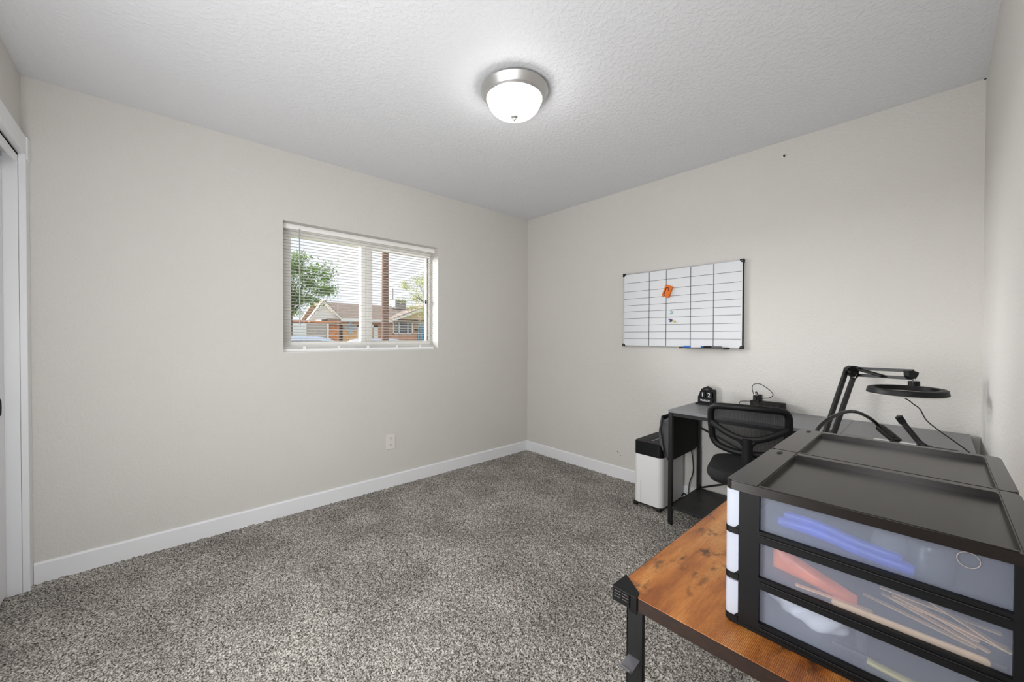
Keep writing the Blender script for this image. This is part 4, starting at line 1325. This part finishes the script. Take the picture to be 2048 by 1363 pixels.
# small front gable
def gable(x0, z0, xp, zp, x1, z1, yf, depths, mface, fw):
    b = NB(); prism(b, [(x0+.1, z0), (xp, zp-.12), (x1-.1, z1)], 'y', yf+.25, yf+.35); obj('gable_wall', b, mface, hs)
    for (xa, za, xb, zb), depth in zip(((x0, z0, xp, zp), (xp, zp, x1, z1)), depths):
        b = NB(); prism(b, [(xa, za), (xb, zb), (xb, zb-.13*fw), (xa, za-.13*fw)], 'y', yf-.06, yf); obj('rake_board', b, M['ext_white'], hs)
        b = NB(); prism(b, [(xa, za), (xb, zb), (xb, zb+.08), (xa, za+.08)], 'y', yf-.06, yf+depth); obj('gable_roof', b, M['roof'], hs)
        b = NB(); prism(b, [(xa, za-.02), (xb, zb-.02), (xb, zb-.05), (xa, za-.05)], 'y', yf, yf+.3); obj('soffit', b, M['soffit'], hs)
gable(4.02, 2.16, 4.94, 3.44, 6.02, 2.36, HY-.55, (.5, 2.6), M['ext_white'], 1.0)
gable(9.54, 2.44, 13.5, 3.90, 17.2, 2.44, HY-.7, (3.6, 3.6), M['soffit'], 1.2)
b = NB(); box(b, 1.2, 6.05, HY-.42, HY-.30, 2.06, 2.19); cb_ = obj('carport_beam', b, M['rust_wood'], hs)
b = NB(); box(b, 1.2, 6.05, HY-.38, HY-.28, 1.95, 2.06); obj('carport_fascia', b, M['dark_wood'], cb_)
b = NB(); box(b, 5.33, 6.02, HY-.1, HY+.02, GZ, 1.95); gd = obj('garage_door', b, M['garage'], hs)
b = NB()
for z in (.1, .55, 1.0, 1.45):
    box(b, 5.33, 6.02, HY-.105, HY-.098, z-.01, z+.01)
obj('door_groove', b, M['dark_wood'], gd)
for x0, x1 in ((5.25, 5.33), (6.02, 6.09), (6.13, 6.20)):
    b = NB(); box(b, x0, x1, HY-.2, HY-.08, GZ, 1.97); obj('post', b, M['dark_wood'], hs)
b = NB(); box(b, 6.20, 7.24, HY-.06, HY+.02, GZ, 2.1); obj('porch_wall', b, M['porch'], hs)
b = NB(); box(b, 7.46, 8.36, HY-.05, HY+.02, GZ, 1.86); obj('entry_door', b, M['soffit'], hs)
b = NB(); box(b, 7.58, 8.24, HY-.06, HY-.04, .2, 1.74); obj('entry_glass', b, M['dark_glass'], hs)
b = NB(); box(b, 7.22, 7.46, HY-.12, HY, GZ, 1.98); box(b, 8.36, 8.66, HY-.12, HY, GZ, 1.98); box(b, 7.22, 8.66, HY-.12, HY, 1.86, 1.99); obj('entry_frame', b, M['ext_white'], hs)
b = NB()
for x0, x1, z0, z1 in ((9.83, 11.42, 1.33, 1.40), (9.83, 11.42, 2.24, 2.31), (9.83, 9.92, 1.33, 2.31), (11.33, 11.42, 1.33, 2.31), (10.26, 10.33, 1.36, 2.28), (10.96, 11.03, 1.36, 2.28)):
    box(b, x0, x1, HY-.08, HY, z0, z1)
hw = obj('window_frame', b, M['ext_white'], hs)
b = NB(); box(b, 9.9, 11.36, HY-.03, HY-.01, 1.36, 2.28); obj('window_glass', b, M['dark_glass'], hw)
b = NB(); box(b, 11.84, 12.50, HY-.06, HY+.01, GZ+.1, 2.17); bd_ = obj('front_door', b, M['teal_door'], hs)
b = NB()
for x in (11.96, 12.24):
    for z in (.3, .95, 1.5):
        box(b, x, x+.14, HY-.07, HY-.055, z, z+.4)
obj('door_panel', b, M['dark_glass'], bd_)
b = NB(); box(b, 11.62, 11.72, HY-.14, HY, 1.62, 1.80); obj('wall_lantern', b, M['dark_wood'], hs)
# diamond-shaped ornament on the porch wall
b = NB()
dcx, dcz = 6.745, 1.77
def diamond(bm, s, r, y):
    pts = []
    for q in range(4):
        a0, a1 = PI/2*q, PI/2*(q+1)
        p0, p1 = Vector((math.cos(a0), 0, math.sin(a0)))*s, Vector((math.cos(a1), 0, math.sin(a1)))*s
        for i in range(6):
            t = i/6
            p = p0.lerp(p1, t)*(1-.16*math.sin(PI*t))
            pts.append((dcx+p.x, y, dcz+p.z))
    sweep(bm, pts, r, n=6, closed=True)
diamond(b, .46, .035, HY-.10); diamond(b, .30, .03, HY-.10); diamond(b, .14, .03, HY-.10)
for a in (0, PI/2, PI, 1.5*PI):
    sweep(b, [(dcx+.36*math.cos(a)+.07*math.cos(t), HY-.10, dcz+.36*math.sin(a)+.07*math.sin(t)) for t in [2*PI*i/12 for i in range(12)]], .022, n=5, closed=True)
bar(b, (dcx-.44, HY-.10, dcz), (dcx+.44, HY-.10, dcz), .03, .03); bar(b, (dcx, HY-.10, dcz-.44), (dcx, HY-.10, dcz+.44), .03, .03, (1, 0, 0))
tag(obj('wall_ornament', b, plain('blue_grey_ironwork', rgb(190, 204, 222), .5), origin=(dcx, HY-.1, dcz)), 'diamond-shaped scrollwork ornament on the tan wall across the street', 'ornament')

ac = thing('rooftop_cooler', (11.4, HY+2.2, 3.3), 'grey box cooler sitting on the brown roof across the street', 'cooler')
b = NB(); box(b, 10.92, 11.88, HY+1.9, HY+2.5, 3.52, 4.07, .03); ab = obj('cabinet', b, M['galv'], ac)
b = NB()
for i in range(5):
    box(b, 11.02, 11.78, HY+1.88, HY+1.90, 3.60+.09*i, 3.64+.09*i)
obj('louvre', b, M['grey_ink'], ab)
rz_ = lambda y: 2.32+(y-(HY-.45))*1.34/3.45+.12
b = NB(); prism(b, [(HY+1.95, rz_(HY+1.95)), (HY+2.45, rz_(HY+2.45)), (HY+2.45, 3.52), (HY+1.95, 3.52)], 'x', 10.97, 11.83); obj('stand', b, M['galv'], ac)
b = NB(); cyl(b, (11.12, HY+2.75, rz_(HY+2.75)+.03), (11.12, HY+2.75, 5.06), .05, 10); tag(obj('vent_pipe', b, M['galv'], origin=(11.12, HY+2.75, 3.6)), 'tall thin grey pipe rising from the roof beside the cooler', 'pipe')

# weathered fence and white trailer left of the house
fe = thing('fence', (4.5, HY-.6, GZ), 'weathered grey board fence between white trailer and garage', 'fence')
b = NB()
for i in range(12):
    box(b, 2.2, 5.15, HY-.62, HY-.58, GZ+.05+.195*i, GZ+.05+.195*i+.193)
obj('board_panel', b, M['grey_wood'], fe)
for x in (2.3, 3.7, 5.12):
    b = NB(); box(b, x-.05, x+.05, HY-.70, HY-.62, GZ, 1.98); obj('post', b, M['ext_white'] if x > 5 else M['grey_wood'], fe)
tr = thing('trailer', (1.5, 21.5, GZ), 'white box trailer parked left of the grey fence', 'trailer')
b = NB(); box(b, -1.2, 3.26, 20.9, 23.0, .15, 1.93, .06); obj('body', b, M['trailer'], tr)
b = NB(); box(b, -1.1, 3.2, 21.0, 22.9, 0, .15); obj('chassis', b, M['dark_wood'], tr)
for x in (.4, 1.3):
    for y in (21.05, 22.85):
        b = NB(); cyl(b, (x, y-.1, GZ+.33), (x, y+.1, GZ+.33), .33, 20); obj('wheel', b, M['rubber'], tr)
b = NB(); bar(b, (3.2, 21.95, .05), (4.2, 21.95, .02), .1, .1); obj('tow_bar', b, M['dark_wood'], tr)

up = thing('utility_pole', (3.84, 12, GZ), 'brown wooden utility pole standing on the street side', 'pole')
b = NB(); cyl(b, (3.83, 12, GZ), (3.84, 12, 9.5), .145, 20, .12); obj('shaft', b, M['pole'], up, True)
b = NB(); box(b, 2.8, 4.9, 11.86, 11.96, 8.9, 9.02); obj('crossarm', b, M['pole'], up)

def car(x0, y, ln, zr, m, label, front=1):
    t = thing('parked_car', (x0+ln/2, y, GZ), label, 'car', 'cars parked in the street')
    def X(u):
        return x0+(u if front > 0 else 1-u)*ln
    g = GZ
    bodyp = [(0, .35), (.01, .75), (.06, .92), (.62, .98), (.78, .93), (.95, .80), (1.0, .60), (1.0, .35)]
    b = NB(); prism(b, [(X(u), g+z) for u, z in bodyp], 'y', y-.85, y+.85); bmesh.ops.bevel(b, geom=list(b.edges), offset=.05, segments=2, affect='EDGES'); bo = obj('body', b, m, t, True)
    hgt = zr-g
    b = NB(); prism(b, [(X(.05), g+.92), (X(.14), g+hgt-.06), (X(.22), g+hgt), (X(.48), g+hgt), (X(.56), g+hgt-.08), (X(.72), g+.94)], 'y', y-.72, y+.72); bmesh.ops.bevel(b, geom=list(b.edges), offset=.05, segments=2, affect='EDGES'); obj('roof', b, m, t, True)
    b = NB(); prism(b, [(X(.11), g+1.0), (X(.17), g+hgt-.12), (X(.48), g+hgt-.12), (X(.53), g+hgt-.16), (X(.66), g+1.0)], 'y', y-.735, y+.735); obj('window', b, M['dark_glass'], t)
    for u in (.18, .80):
        for yy in (y-.80, y+.80):
            b = NB(); cyl(b, (X(u), yy-.1, g+.32), (X(u), yy+.1, g+.32), .32, 20); obj('wheel', b, M['rubber'], t)
car(-1.45, 10, 4.3, 1.19, M['car_silver'], 'pale blue car parked at the left below the white trailer')
car(2.6, 13.7, 4.5, 1.09, M['car_grey'], 'pale grey car parked at the right below the brick house', 1)

def tree(name_label, cx, cy, cz, rx, ry, rz, n, m, seed, lobes, size, trunk):
    rr = random.Random(seed)
    t = thing('tree', (trunk[0], cy, GZ), name_label, 'tree')
    b = NB()
    cyl(b, (trunk[0], cy, GZ), (trunk[1], cy, trunk[2]), .16, 12, .10)
    ends = []
    for i in range(14):
        a = rr.uniform(0, 2*PI); e = rr.uniform(.25, 1.2)
        q = (cx+rx*.8*math.cos(a)*math.cos(e), cy+ry*.8*math.sin(a)*math.cos(e), cz+rz*.7*math.sin(e)-.25*rz)
        ends.append(q)
        s0 = (trunk[1], cy, trunk[2]-rr.uniform(0, .5))
        md = tuple((s0[k_]+q[k_])/2+rr.uniform(-.15, .15) for k_ in range(3))
        sweep(b, [s0, md, q], .045, n=6, radii=[1, .6, .25])
    obj('trunk', b, M['bark'], t, True)
    cl_ = []
    for _ in range(lobes):
        while True:
            p = Vector((rr.uniform(-1, 1), rr.uniform(-1, 1), rr.uniform(-1, 1)))
            if .2 < p.length < 1:
                break
        cl_.append((Vector((cx+p.x*rx, cy+p.y*ry, cz+p.z*rz)), rr.uniform(.22, .45)))
    b = NB()
    for _ in range(n):
        c, r_ = rr.choice(cl_)
        d = Vector((rr.gauss(0, 1), rr.gauss(0, 1), rr.gauss(0, .6)))*r_*.62
        p = c+d
        e = Euler((rr.uniform(-.9, .9), rr.uniform(-.9, .9), rr.uniform(0, 2*PI))).to_matrix()
        s = size*rr.uniform(.6, 1.25)
        vs = [b.verts.new(p+e @ Vector(v)) for v in ((-s, 0, 0), (-.2*s, -.5*s, .1*s), (s, 0, -.05*s), (-.2*s, .5*s, .1*s))]
        b.faces.new(vs)
    f = obj('foliage', b, m, t)
    return t
tree('leafy green tree seen at the left through the blind', 1.35, 17.0, 3.55, 2.15, 1.7, 1.5, 13000, M['leaf'], 5, 70, .066, (1.5, 1.55, 2.6))
tree('sparse yellow-green tree seen at the right through the blind', 10.2, 19.5, 3.7, 2.0, 1.5, 2.1, 5200, M['leaf_y'], 9, 60, .058, (10.9, 10.8, 2.6))
